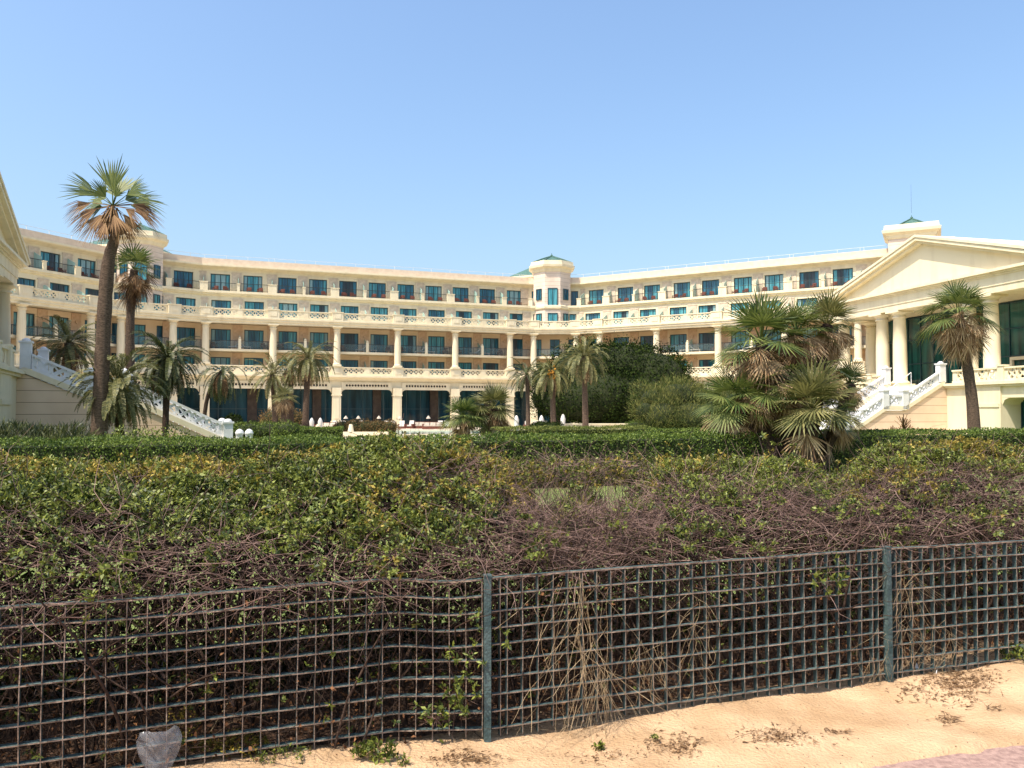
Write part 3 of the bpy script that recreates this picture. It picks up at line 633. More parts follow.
        for a, c, za, zc in ((T0 + .3, T1 - .2, TF + .15, z_l + .3), (T1 + .2, T2 - .2, z_l + .3, z_l + .3), (T2 + .2, T3 - .15, z_l + .3, .36)):
            if c - a < .6: continue
            full = {0: (T0, T1), 1: (T1, T2), 2: (T2, T3)}[0 if za > z_l + .4 else (1 if zc > 1 else 2)]
            sh = (zc - za) / (full[1] - full[0]); bb = MB()
            balus(bb, fs, a, c, 0, za, .88, .76, .305, thick=.13, railw=.24, sh=sh, ref=full[0]); B(bb, 'stair_balustrade', M['white'])
        for T, z in ((T0, TF + .1), (T1, z_l + .1), (T2, z_l + .1), (T3, .05)):
            bb = MB(); zz = 1.35 if z > .1 else 1.3
            bb.box(fs, T - .25, T + .25, -.25, .25, z - (0 if z > .1 else .05), z + zz); bb.box(fs, T - .31, T + .31, -.31, .31, z + zz, z + zz + .1); bb.lathe(fs.pt(T, 0, z + zz + .1), [(.22, 0), (.2, .08), (.08, .16)], 12)
            B(bb, 'newel_post', M['white'])
    b = MB(); b.tube([(0, -T0 - .1, TF), (0, -T0 - .1, TF + 1.0), (0, -T1, z_l + .95), (0, -T1, z_l)], .035, 6); B(b, 'handrail', M['white'])
    return root
fR = (.227, -.974); fR = unit(fR)
pavilion((33.7, 64.25), math.atan2(fR[1], fR[0]), 'right-hand white pavilion with a full triangular pediment, columns and a white stair', 3.3, 1.7, 3.4)
fL = unit((.39, -.92))
pavilion((-29.8, 43.1), math.atan2(-fL[1], -fL[0]), 'shaded pavilion cut by the left edge, with a long white balustraded stair to the right', 3.0, 1.6, 5.4, 1.75)
for k, (px, Y) in enumerate(((240, 47.5), (249.5, 47.6))):
    q = MB(); q.box(ID, -.2, .2, -.2, .2, 0, .75); q.lathe((0, 0, .75), [(.3, 0), (.32, .08), (.26, .22), (.14, .32), (.03, .36)], 12)
    o = link('garden_pedestal', q.mesh('garden_pedestal', M['white']), None, (gx(px, Y), Y, 0), 0, (.8, .8, .9))
    tag(o, ('left' if k == 0 else 'right') + ' one of two round-topped white pedestals beyond the foot of the left stair', 'pedestal', 'round-topped white pedestals')

# ------------------------------------------------------------------ palms
def trunk_obj(root, pts, rad, m, name='trunk', seg=12, rough=.05):
    # subdivide the axis, wobble the radius into rings
    P = [Vector(p) for p in pts]; n = max(8, int((P[-1] - P[0]).length * 3)); ax = []; rr = []
    for k in range(n + 1):
        u = k / n * (len(P) - 1); i = min(int(u), len(P) - 2); f = u - i
        p0, p1 = P[max(i - 1, 0)], P[i]; p2 = P[i + 1]; p3 = P[min(i + 2, len(P) - 1)]
        q = .5 * ((2 * p1) + (-p0 + p2) * f + (2 * p0 - 5 * p1 + 4 * p2 - p3) * f * f + (-p0 + 3 * p1 - 3 * p2 + p3) * f ** 3)
        ax.append(q); r0, r1 = rad[i], rad[i + 1]; rr.append((r0 + (r1 - r0) * f) * (1 + rough * random.uniform(-1, 1)))
    mb = MB(); mb.tube(ax, rr, seg); return mb.build(name, m, root, tuple(root.location), True)
def fan_leaf(sp, C, a, up, Rr, nseg=20, spread=110, droop=.35, fray=.1, narrow=.72):
    a = a.normalized(); b = a.cross(up)
    if b.length < .05: b = a.cross(Vector((1, .3, 0)))
    b.normalize(); mm = b.cross(a).normalized()
    V = []; Q = []
    dth = R(2 * spread) / nseg
    for k in range(nseg):
        th = R(-spread) + dth * (k + .5); rl = Rr * (.72 + .28 * math.cos(th * .8)) * random.uniform(1 - fray * 1.5, 1.03)
        e = a * math.cos(th) + b * math.sin(th) ; e2 = (e + Vector((random.gauss(0, .05), random.gauss(0, .05), random.gauss(0, .05)))).normalized()
        sd = (b * math.cos(th) - a * math.sin(th)); z = mm * (math.cos(th) * .0 + .08 * (1 if k % 2 else -1))
        o = len(V); wmax = Rr * .5 * dth * .98
        for f, wf in ((0.02, .04), (.5, 1.0), (.78, .7), (1.0, .06)):
            p = C + (e if f < .6 else e * .5 + e2 * .5) * rl * f + z * wmax * (f if f < .6 else .5) + Vector((0, 0, -1)) * droop * rl * max(0, f - .3) ** 1.6
            hw = wmax * wf * .5 * narrow
            V.append(p - sd * hw); V.append(p + sd * hw)
        for q in range(3): Q.append((o + 2 * q, o + 2 * q + 1, o + 2 * q + 3, o + 2 * q + 2))
    sp.add([tuple(v) for v in V], Q)
def petiole(sp, p0, p1, w_):
    d = (p1 - p0).normalized(); s_ = d.cross(Vector((0, 0, 1)))
    if s_.length < .05: s_ = Vector((1, 0, 0))
    s_.normalize(); u = s_.cross(d) * w_; s_ = s_ * w_
    V = [p0 - s_, p0 + u, p0 + s_, p1 - s_ * .6, p1 + u * .6, p1 + s_ * .6]
    sp.add([tuple(v) for v in V], [(0, 1, 4, 3), (1, 2, 5, 4), (2, 0, 3, 5)])
def fan_crown(root, top, Rl, ngreen, ndead, petl=1.0, mg='fan', md='dead', elev=(85, -5), dead_el=(-15, -80), droop=.35, deadR=1.0, az0=0, nseg=20, squash=None, fruit=False):
    g = Soup(); d = Soup(); top = Vector(top); az = az0
    for k in range(ngreen):
        az += 137.5 + random.uniform(-14, 14); f = (k + .5) / ngreen; el = R(elev[0] + (elev[1] - elev[0]) * f ** .85 + random.uniform(-6, 6))
        dr = Vector((math.cos(R(az)) * math.cos(el), math.sin(R(az)) * math.cos(el), math.sin(el)))
        c = top + dr * petl * random.uniform(.8, 1.15) * (1 - .25 * math.sin(el)); c.z -= .12 * petl * (f ** 2)
        petiole(g, top + dr * .1, c, .035)
        a = (dr + Vector((0, 0, -.15 - .35 * f))).normalized()
        fan_leaf(g, c, a, Vector((random.gauss(0, .15), random.gauss(0, .15), 1)), Rl * random.uniform(.85, 1.1), nseg, 100, droop * (0.4 + f))
    for k in range(ndead):
        az += 137.5 + random.uniform(-20, 20); f = (k + .5) / max(ndead, 1); el = R(dead_el[0] + (dead_el[1] - dead_el[0]) * f + random.uniform(-9, 9))
        dr = Vector((math.cos(R(az)) * math.cos(el), math.sin(R(az)) * math.cos(el), math.sin(el)))
        base = top + Vector((0, 0, -.5 * f * petl)); c = base + dr * petl * random.uniform(.5, .95)
        petiole(d, base, c, .03)
        a = (dr + Vector((0, 0, -.5 - .4 * f))).normalized()
        fan_leaf(d, c, a, Vector((random.gauss(0, .3), random.gauss(0, .3), 1)), Rl * deadR * random.uniform(.65, 1.0), nseg - 4, random.uniform(45, 85), droop * 1.3, .2)
    o = tuple(root.location); g.build('crown', M[mg], root, o); d.build('dead_leaves', M[md], root, o)
def feather_leaf(sp, p0, az, el, L, drp, lw=.030, ll=.34, nn=34, curl=0, vee=.5):
    pts = []; d = Vector((math.cos(az) * math.cos(el), math.sin(az) * math.cos(el), math.sin(el))); p = Vector(p0); n = 11; dh = Vector((-math.sin(az), math.cos(az), 0))
    for k in range(n + 1):
        pts.append(p.copy()); p = p + d * (L / n); d = (d + Vector((0, 0, -drp * (0.35 + k / n))) / n * 2 + dh * curl / n).normalized()
    for k in range(0, n - 1, 2): petiole(sp, pts[k], pts[min(k + 2, n)], .035 * (1 - k / n * .7))
    V = []; Q = []
    for j in range(nn):
        u = (.16 + .84 * (j + .5) / nn) * n; i = min(int(u), n - 1); q = pts[i].lerp(pts[i + 1], u - i); t = (pts[i + 1] - pts[i]).normalized()
        s_ = t.cross(Vector((0, 0, 1))); s_ = s_.normalized() if s_.length > .05 else dh; up = s_.cross(t)
        l_ = ll * L / 2.2 * (math.sin(math.pi * min(1, .12 + .88 * (j + .5) / nn)) ** .6 + .12)
        for sg in (-1, 1):
            e = (s_ * sg + t * .75 + up * vee * random.uniform(.3, 1) + Vector((random.gauss(0, .08), random.gauss(0, .08), random.gauss(0, .08)))).normalized()
            o = len(V); tip = q + e * l_ + Vector((0, 0, -.28 * l_ * (1 + drp))); mid = q + e * l_ * .5; wv = t * lw * L / 2.2
            V += [q - wv * .4, q + wv * .6, mid + wv, mid - wv * .7, tip]; Q += [(o, o + 1, o + 2, o + 3), (o + 3, o + 2, o + 4, o + 4)]
    V = [tuple(v) for v in V]; sp.add(V, [q for q in Q])
def feather_crown(root, top, L, n, ndead, m='olive', md='dead', drp=.9, el=(75, -35), seed=0, curl=0, lean=(0, 0)):
    g = Soup(); d = Soup(); az = seed
    for k in range(n):
        az += R(137.5 + random.uniform(-15, 15)); f = (k + .5) / n
        feather_leaf(g, top, az, R(el[0] + (el[1] - el[0]) * f + random.uniform(-8, 8)), L * random.uniform(.85, 1.08), drp * random.uniform(.8, 1.25) * (.75 + .5 * f), curl=curl + random.gauss(0, .3))
    for k in range(ndead):
        az += R(137.5); feather_leaf(d, Vector(top) + Vector((0, 0, -.15)), az, R(random.uniform(-20, -65)), L * random.uniform(.55, .85), drp * 1.3)
    o = tuple(root.location); g.build('crown', M[m], root, o); d.build('dead_leaves', M[md], root, o)
def px3(px, py, Y): return Vector((gx(px, Y), Y, pz(py, Y)))
def palm(kind, base, Y, path, label, rb, rt, crown, cat='palm tree', bark='bark', name='palm_tree', group=None):
    """path: (px, py) of the axis from the base up; base row is on the ground"""
    root = empty(name, (gx(path[0][0], Y), Y, 0), label, cat, group)
    pts = [(gx(path[0][0], Y), Y, 0)] + [tuple(px3(a, b, Y)) for a, b in path[1:]]
    n = len(pts); rad = [rb + (rt - rb) * k / (n - 1) for k in range(n)]; rad[0] *= 1.15
    trunk_obj(root, pts, rad, M[bark]); top = pts[-1]
    if kind == 'fan': fan_crown(root, top, **crown)
    else: feather_crown(root, top, **crown)
    return root, top
random.seed(11)
# tallest fan palm
root = empty('palm_tree', (gx(99, 36), 36, 0), 'tallest fan palm, thick bare trunk before the left wing, rusty skirt under green fans', 'palm tree')
trunk_obj(root, [(gx(99, 36), 36, 0)] + [tuple(px3(a, b, 36)) for a, b in ((101, 380), (103, 310), (106, 262), (112, 236), (110, 210))], [.38, .33, .31, .27, .22, .12], M['bark'])
T = px3(109.5, 206, 36); g = Soup(); d = Soup(); mixd = Soup(); S_ = 36 / F
def frond(sp, ang, dep, pet, Rr, spread, dr_, face=0.0):
    a = R(ang); v = Vector((math.cos(a), dep, math.sin(a))).normalized(); c = T + v * pet * S_
    petiole(sp if sp is not d else d, T, c, .035)
    fan_leaf(sp, c, (v + Vector((0, 0, -.12 if sp is g else -.3))).normalized(), Vector((random.gauss(0, .1), -1 + face, random.uniform(.1, .5))), Rr * S_ * (.86 if sp is d else 1), 16, spread, dr_, .16, .95)
for ang, dep, pet, Rr, spr, dr_ in ((90, -.1, 15, 40, 42, .05), (97, .6, 14, 34, 50, .05), (84, .4, 14, 32, 50, .1), (146, -.2, 18, 38, 32, .30), (140, .5, 16, 30, 40, .3), (163, .4, 15, 32, 36, .4), (30, -.3, 20, 34, 34, .3), (22, .4, 20, 34, 32, .4), (45, .7, 14, 26, 44, .3), (120, -.6, 10, 24, 44, .2), (60, -.6, 10, 24, 44, .2), (176, .5, 16, 26, 40, .4), (12, .6, 16, 28, 40, .4)):
    frond(g, ang, dep, pet, Rr, spr, dr_)
for ang, dep, pet, Rr, spr, dr_ in ((174, -.2, 20, 34, 26, .7), (184, .2, 18, 36, 24, .6), (196, -.2, 16, 34, 26, .5), (4, -.1, 20, 34, 26, .7), (-5, .3, 20, 36, 22, .6), (10, .4, 18, 30, 28, .7), (-14, -.3, 16, 30, 26, .5), (218, -.1, 14, 38, 28, .35), (230, .4, 14, 34, 28, .3), (248, .3, 14, 34, 28, .1), (262, -.4, 22, 26, 24, .0), (270, -.7, 24, 28, 24, .0), (284, .3, 14, 32, 28, .1), (300, -.2, 14, 36, 28, .2), (312, .5, 14, 34, 28, .2), (-38, .2, 12, 32, 26, .4), (280, .8, 12, 30, 30, .1), (255, .9, 12, 30, 30, .1), (292, -.5, 12, 30, 30, .1), (240, -.5, 10, 32, 30, .3), (275, -.3, 8, 30, 34, .1), (265, .2, 8, 30, 34, .1), (205, .8, 16, 28, 30, .4)):
    frond(d, ang, dep, pet, Rr, spr, dr_)
for k in range(26):                                  # old hanging leaf bases against the trunk
    a = random.uniform(0, 6.28); p0 = T + Vector((math.cos(a) * .15, math.sin(a) * .15, random.uniform(-.6, 0))); p1 = p0 + Vector((math.cos(a) * .32, math.sin(a) * .32, random.uniform(-1.1, -.5))); petiole(d, p0, p1, .05)
g.build('crown', M['fan'], root, tuple(root.location)); d.build('dead_leaves', M['deadr'], root, tuple(root.location))
palm('fan', 0, 56, [(130, 450), (130, 380), (129, 320), (132, 270)], 'smaller fan palm just right of the tallest one, behind it', .33, .27,
    dict(Rl=1.45, ngreen=16, ndead=24, petl=1.15, elev=(85, 5), dead_el=(-15, -80), droop=.35, md='deadr'))
palm('feather', 0, 54, [(71, 455), (72, 400), (68, 343)], 'short palm with a reddish trunk behind the upper part of the left stair', .28, .30,
    dict(L=2.9, n=50, ndead=26, m='olive', md='deadr', drp=1.1, el=(62, -40)))
palm('feather', 0, 37, [(123, 455), (120, 425), (117, 384)], 'low bushy feather palm before the left stair, beside the tallest palm', .16, .2,
    dict(L=2.5, n=84, ndead=26, m='olive', md='dead', drp=1.3, el=(68, -55), seed=1), bark='barkd')
palm('feather', 0, 41, [(165, 452), (166, 420), (167, 358)], 'dark drooping feather palm on a thin stem before the lower part of the left stair', .13, .18,
    dict(L=2.25, n=84, ndead=24, m='fandk', md='deadr', drp=1.45, el=(62, -70), seed=2), bark='barkd')
palm('feather', 0, 58, [(203, 440), (206, 405), (212, 385), (221, 372)], 'leaning weeping palm with a limp dark crown before the ground floor pillars', .14, .15,
    dict(L=2.4, n=30, ndead=24, m='fandk', md='deadr', drp=2.6, el=(50, -85), seed=3), bark='barkd')
palm('feather', 0, 66, [(276, 441), (275, 410), (272, 375)], 'green-headed palm at the left of the group of palms on the terrace lawn', .24, .2,
    dict(L=2.5, n=40, ndead=4, m='olive', drp=1.4, el=(65, -45), seed=4))
palm('feather', 0, 67, [(292, 441), (291, 410), (290, 366)], 'browner palm in the middle of the terrace group, just left of its largest', .24, .2,
    dict(L=2.2, n=30, ndead=12, m='olive', drp=1.4, el=(62, -55), seed=5))
palm('feather', 0, 65, [(306, 441), (306, 410), (308, 358)], 'largest palm of the terrace group, wide arching grey-green head', .27, .22,
    dict(L=2.75, n=56, ndead=10, m='olive', drp=1.45, el=(60, -50), seed=6))
palm('fan', 0, 63, [(285, 441), (285, 420), (284, 398)], 'lowest of the terrace palms, a pale tuft of fans between the taller trunks', .3, .24,
    dict(Rl=.85, ngreen=14, ndead=16, petl=.6, mg='olive', md='dead', droop=.5))
palm('feather', 0, 84, [(528, 436), (528, 410), (527, 375)], 'dark slender palm at the left of three before the big round-headed dark tree', .24, .2,
    dict(L=2.8, n=34, ndead=4, m='fandk', drp=1.3, el=(62, -40), seed=7))
root, top = palm('feather', 0, 76, [(554, 438), (553, 410), (552, 372)], 'middle palm of three before the dark tree, with a cluster of orange dates', .27, .23,
    dict(L=2.75, n=48, ndead=10, m='olive', drp=1.4, el=(62, -55), seed=8))
q = MB()
for k in range(40): q.lathe((top[0] + random.gauss(0, .2), top[1] - .45 + random.gauss(0, .12), top[2] - .35 + random.gauss(0, .3)), [(.02, 0), (.09, .06), (.09, .12), (.02, .18)], 6)
q.build('date_cluster', M['orange'], root, tuple(root.location))
palm('feather', 0, 72, [(585.5, 439), (585, 400), (584, 357)], 'tallest palm of three before the dark tree, pale green top and straight ringed trunk', .28, .23,
    dict(L=3.0, n=58, ndead=16, m='olive', drp=1.4, el=(70, -60), seed=9))
palm('fan', 0, 48, [(974, 446), (972, 400), (967, 360), (960, 316)], 'fan palm before the right pavilion with a shaggy brown skirt', .34, .27,
    dict(Rl=1.35, ngreen=30, ndead=44, petl=1.45, elev=(88, -8), dead_el=(8, -75), droop=.4, md='dead', deadR=1.0))
# fan palm pair in the middle
palm('fan', 0, 46, [(494, 441), (493, 425), (493, 409)], 'taller of two low fan palms side by side right of the pool', .36, .4,
    dict(Rl=1.1, ngreen=30, ndead=44, petl=.9, mg='olive', elev=(85, -15), droop=.25, md='dead', dead_el=(-20, -75)), bark='barkd')
palm('fan', 0, 45, [(466, 441), (465, 430), (463, 417)], 'lower of two low fan palms side by side right of the pool', .28, .3,
    dict(Rl=.95, ngreen=26, ndead=24, petl=.7, elev=(80, -15), droop=.25, md='dead'), bark='barkd')
# the many-stemmed clump on the right
root = empty('fan_palm_clump', (gx(795, 24), 24, 0), 'big many-headed fan palm clump with hanging dead fans, in front of the white stair', 'palm tree')
heads = [  # (px, py of head, Y, leaf radius, greens, deads, base px, elev range)
    ((812, 410), 23.2, 1.0, 26, 7, (803, 478), (88, -8)),
    ((762, 343), 24.6, 1.1, 20, 24, (782, 470), (88, -5)),
    ((736, 404), 24.2, .9, 20, 12, (780, 468), (75, -12)),
    ((828, 326), 25.2, .78, 18, 46, (800, 472), (88, 5)),
    ((797, 334), 25.0, .82, 18, 56, (796, 472), (88, 0)),
    ((850, 386), 25.5, .55, 14, 26, (812, 474), (85, 0)),
    ((788, 378), 24.0, .8, 7, 60, (790, 472), (40, -20)),
    ((840, 416), 24.0, .65, 9, 12, (810, 474), (60, -15)),
    ((824, 368), 24.6, .7, 5, 46, (800, 472), (40, -20)),
    ((758, 392), 24.0, .75, 8, 34, (784, 472), (30, -20))]
for (hp, Y, Rl, ng, nd, bp, el) in heads:
    T = px3(hp[0], hp[1], Y); b0 = Vector((gx(bp[0], 24), 24 + random.uniform(-.2, .2), 0)); mid = b0.lerp(T, .45) + Vector((0, 0, -.15))
    trunk_obj(root, [b0, mid, T], [.27 if Rl > .8 else .2, .22 if Rl > .8 else .15, .18], M['barkd'], 'trunk', 10, .12)
    fan_crown(root, T, Rl, ng, nd, petl=Rl * .8, mg='fan' if random.random() < .8 else 'olive', md='dead', elev=el, dead_el=(-10, -85), droop=.22, nseg=22)
trunk_obj(root, [(gx(803, 23.2), 23.4, 0), (gx(805, 23.2), 23.3, .7), (gx(808, 23.2), 23.2, 1.5)], [.46, .40, .3], M['barkd'], 'trunk', 12, .12)
trunk_obj(root, [(gx(775, 24), 24, 0), (gx(768, 24), 24, .8), (gx(758, 24), 24.1, 1.9)], [.36, .32, .2], M['barkd'], 'trunk', 12, .12)

# ------------------------------------------------------------------ broadleaf crowns, shrubs, hedges
def blob_foliage(name, root, blobs, n, ls, m, core=None, elong=.55, up=.35, fill=.25, lump=2.2):
    """leaf-sized faces through the outer volume of overlapping lumps"""
    B_ = np.array([b[:3] for b in blobs]); Rb = np.array([b[3:6] for b in blobs]); area = (Rb[:, 0] * Rb[:, 2]); pr = area / area.sum()
    idx = rng.choice(len(blobs), n, p=pr); dv = rand_dirs(n); rr = 1 - fill * rng.random(n) ** 1.6 + rng.normal(0, .05, n)
    P = B_[idx] + dv * Rb[idx] * rr[:, None]
    keep = P[:, 2] > .03
    for k in range(len(blobs)):                      # drop what lies deep inside another lump
        q = (((P - B_[k]) / Rb[k]) ** 2).sum(1); keep &= (q > .5) | (idx == k)
    P, dv = P[keep], dv[keep]; n = len(P)
    nz = np.array([noise.noise(Vector(p) * (1.6 / max(ls * 6, .3))) for p in P]); P = P + dv * (nz * ls * lump)[:, None]
    D = norm(dv * .6 + rand_dirs(n) * .8 + np.array([0, 0, up])); Nn = norm(dv + rand_dirs(n) * .7)
    V, Q = leaves(P, D, Nn, ls * rng.uniform(.7, 1.3, n), ls * elong * rng.uniform(.7, 1.3, n))
    o = np.array(root.location); link(name, np_mesh(name, V - o, Q, m), root)
    if core:
        mb = MB()
        for b in blobs:
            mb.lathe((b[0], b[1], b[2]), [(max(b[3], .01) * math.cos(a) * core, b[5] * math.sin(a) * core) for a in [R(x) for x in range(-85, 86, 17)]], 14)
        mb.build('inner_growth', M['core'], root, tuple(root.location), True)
def blob(px, py, Y, rx, rz_, ry=None):
    c = px3(px, py, Y); return (c.x, c.y, c.z, rx, ry or rx, rz_)
random.seed(5)
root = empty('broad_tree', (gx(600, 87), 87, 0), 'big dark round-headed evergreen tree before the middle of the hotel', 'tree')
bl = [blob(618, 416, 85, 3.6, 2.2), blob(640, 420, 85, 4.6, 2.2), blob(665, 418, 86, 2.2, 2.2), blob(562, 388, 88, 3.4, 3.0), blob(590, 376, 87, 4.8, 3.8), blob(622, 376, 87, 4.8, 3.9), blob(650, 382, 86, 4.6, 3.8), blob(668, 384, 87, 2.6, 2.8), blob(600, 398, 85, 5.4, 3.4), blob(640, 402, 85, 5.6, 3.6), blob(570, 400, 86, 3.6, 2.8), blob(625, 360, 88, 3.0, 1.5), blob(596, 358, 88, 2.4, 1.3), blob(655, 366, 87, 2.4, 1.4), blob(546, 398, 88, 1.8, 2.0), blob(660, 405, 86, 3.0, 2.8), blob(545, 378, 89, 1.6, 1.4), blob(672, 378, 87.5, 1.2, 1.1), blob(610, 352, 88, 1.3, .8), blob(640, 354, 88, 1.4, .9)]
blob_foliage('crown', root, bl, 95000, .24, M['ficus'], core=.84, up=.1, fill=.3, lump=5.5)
for a, b, r_ in (((600, 432), (595, 400), .7), ((612, 432), (630, 400), .6), ((645, 432), (640, 405), .8), ((560, 434), (562, 405), .35)):
    trunk_obj(root, [(gx(a[0], 86), 86, 0), tuple(px3((a[0] + b[0]) / 2, (a[1] + b[1]) / 2, 86)), tuple(px3(b[0], b[1], 86))], [r_ * 1.3, r_, r_ * .7], M['bark'])
root = empty('feathery_shrub', (gx(676, 58), 58, 0), 'wide feathery grey-green shrub between the dark tree and the fan palm clump', 'shrub')
bl = [blob(655, 402, 58, 1.5, 1.3), blob(676, 400, 58, 1.9, 1.6), blob(700, 402, 59, 2.0, 1.5), blob(722, 406, 60, 1.8, 1.5), blob(662, 418, 57, 1.9, 1.5), blob(690, 420, 57, 2.5, 1.7), blob(715, 420, 58, 1.8, 1.4), blob(645, 412, 57, .9, .9), blob(685, 391, 59, 1.0, .8), blob(740, 408, 60, 1.3, 1.3)]
blob_foliage('crown', root, bl, 42000, .30, M['tamar'], core=.72, elong=.10, up=.75, fill=.4, lump=3.5)
for a, b in (((668, 436), (660, 412)), ((680, 438), (682, 405)), ((690, 438), (704, 410))):
    trunk_obj(root, [(gx(a[0], 58), 58, 0), tuple(px3((a[0] + b[0]) / 2 + 2, (a[1] + b[1]) / 2, 58)), tuple(px3(b[0], b[1], 58))], [.16, .12, .07], M['barkd'])
def small_shrub(name, px, Y, wd, ht, m, n, ls, label, cat='shrub', elong=.5, group=None, lumps=1, core=.85, up=.35):
    x = gx(px, Y); root = empty(name, (x, Y, 0), label, cat, group); bl = []
    for k in range(lumps):
        u = (k + .5) / lumps - .5; bl.append((x + u * wd * (1 if lumps > 1 else 0), Y + random.uniform(-.1, .1), ht * .5, wd / (2 if lumps == 1 else lumps * 1.1), wd / (2 if lumps == 1 else lumps * 1.1), ht * .5 * random.uniform(.92, 1.05)))
    blob_foliage('foliage', root, bl, n, ls, m, core=core, elong=elong, up=up); return root
small_shrub('rounded_shrub', 283, 74, 4.2, 2.5, M['hedgeb'], 3500, .16, 'big rounded brown-green shrub behind the trunks of the terrace palms')
small_shrub('clipped_mound', 366, 66, 4.6, 1.35, M['hedgeb'], 7000, .12, 'long rounded clipped mound of brownish leaves at the left end of the pool', lumps=5)
small_shrub('clipped_mound', 244, 62, 3.6, 1.15, M['hedgey'], 5000, .12, 'bright yellow-green clipped mound behind the white pedestals', lumps=3)
small_shrub('garden_bush', 268, 52, 3.6, 1.35, M['hedge'], 6000, .12, 'loose green bush right of the two white pedestals', lumps=3)
small_shrub('cone_shrub', 234, 64, 1.3, 1.9, M['ficus'], 1800, .14, 'small dark pointed shrub before the ground floor glass, right one of a pair')
small_shrub('cone_shrub', 223, 65, 1.5, 1.5, M['ficus'], 1800, .14, 'small dark pointed shrub before the ground floor glass, left one of a pair')
small_shrub('ball_shrub', 541, 72, 1.9, 1.15, M['ficus'], 2500, .12, 'dark ball shrub just behind the dated palm trunk', lumps=1)
small_shrub('ball_shrub', 553, 71, 2.2, 1.1, M['ficus'], 2500, .12, 'dark ball shrub right of the dated palm trunk', lumps=1)
small_shrub('garden_bush', 655, 60, 4.0, 1.3, M['hedge'], 6000, .12, 'light green bush under the left edge of the feathery shrub', lumps=3)
small_shrub('garden_bush', 30, 27.5, 3.6, 1.55, M['fandk'], 5000, .3, 'dark spiky low plant before the stair wall at far left', 'plant', .12, None, 3, .6, .8)
small_shrub('garden_bush', 150, 24, 2.2, 1.5, M['leafg'], 3000, .09, 'pale leafy shoots rising above the clipped hedge at the left', lumps=2, core=.5)
for k, (px, py, Y) in enumerate(((903, 417, 52), (892, 425, 51))):
    x = gx(px, Y); root = empty('spiky_plant', (x, Y, 0), ('taller' if k == 0 else 'smaller') + ' of two rusty spiky plants below the white stair of the right pavilion', 'plant', 'rusty spiky plants'); sp = Soup()
    zt = pz(py + 8, Y)
    for j in range(46):
        a = random.uniform(0, 6.28); e = random.uniform(.2, 1.4); dr = Vector((math.cos(a) * math.cos(e), math.sin(a) * math.cos(e), math.sin(e)))
        p0 = Vector((x, Y, zt * random.uniform(.25, 1))); petiole(sp, p0, p0 + dr * (.75 if k == 0 else .5), .04)
    sp.build('leaves', M['deadr'], root, tuple(root.location)); trunk_obj(root, [(x, Y, 0), (x, Y, zt)], [.08, .06], M['barkd'])

def clipped_hedge(a, b, depth, ht, m, dens, ls, label, name='clipped_hedge', wob=.06):
    fr = Fr(a, b); L = fr.L; root = empty(name, (a[0], a[1], 0), label, 'hedge')
    def nzv(x, y, z): return noise.noise(Vector((x * .7, y * .7, z * 1.5))) * wob * 2
    n1 = int(L * ht * dens); n2 = int(L * depth * dens)
    S_ = rng.random(n1) * L; Z_ = rng.random(n1) * ht; T_ = rng.random(n1) ** 1.8 * -.18 + .02
    P1 = np.stack([S_, T_, Z_], 1); N1 = np.tile([0, 1, 0.25], (n1, 1))
    S2 = rng.random(n2) * L; T2 = -rng.random(n2) * depth; Z2 = ht - rng.random(n2) ** 1.8 * .15 + .02
    P2 = np.stack([S2, T2, Z2], 1); N2 = np.tile([0, 0, 1.0], (n2, 1))
    P = np.concatenate([P1, P2]); Nn = np.concatenate([N1, N2]); P[:, 1] = np.where(P[:, 1] > -.12, P[:, 1], P[:, 1])
    off = np.array([noise.noise(Vector((p[0] * .8, p[1] * 1.5, p[2] * 1.2))) * wob * 2 + noise.noise(Vector((p[0] * 4, p[1] * 5, p[2] * 4))) * wob for p in P]); P = P + Nn * off[:, None]
    W_ = np.stack([fr.o[0] + fr.d[0] * P[:, 0] + fr.n[0] * P[:, 1], fr.o[1] + fr.d[1] * P[:, 0] + fr.n[1] * P[:, 1], P[:, 2]], 1)
    Nw = np.stack([fr.d[0] * Nn[:, 0] + fr.n[0] * Nn[:, 1], fr.d[1] * Nn[:, 0] + fr.n[1] * Nn[:, 1], Nn[:, 2]], 1)
    n = len(P); D = norm(Nw * .5 + rand_dirs(n) * .8 + np.array([0, 0, .3])); NN = norm(Nw + rand_dirs(n) * .6)
    V, Q = leaves(W_, D, NN, ls * rng.uniform(.7, 1.3, n), ls * .5 * rng.uniform(.7, 1.3, n))
    link('foliage', np_mesh('foliage', V - np.array([a[0], a[1], 0]), Q, m), root)
    c = MB(); k = 0
    c.box(fr, .05, L - .05, -depth + .05, -.13, 0, ht - .12); c.build('inner_growth', M['core'], root, tuple(root.location))
    return root
def hp(px, Y): return (gx(px, Y), Y)
clipped_hedge(hp(-60, 17.0), hp(395, 19.6), 1.3, 1.34, M['hedge'], 900, .06, 'clipped dark green hedge running from the left edge behind the wild hedge')
clipped_hedge(hp(395.5, 19.7), hp(1120, 29.5), 1.3, 1.33, M['hedge'], 560, .07, 'long clipped green hedge passing the fan palm clump to the right edge')
clipped_hedge(hp(500, 42), hp(652, 46), 1.3, 1.12, M['hedgey'], 420, .09, 'yellowish clipped hedge between the low fan palm pair and the feathery shrub')
clipped_hedge(hp(258, 56), hp(343, 57), 2.2, .85, M['hedge'], 300, .11, 'low clipped hedge round the feet of the terrace palm group')
clipped_hedge(hp(640, 50), hp(900, 44), 1.5, .9, M['hedge'], 200, .10, 'low dark hedge in the shade beyond the fan palm clump')

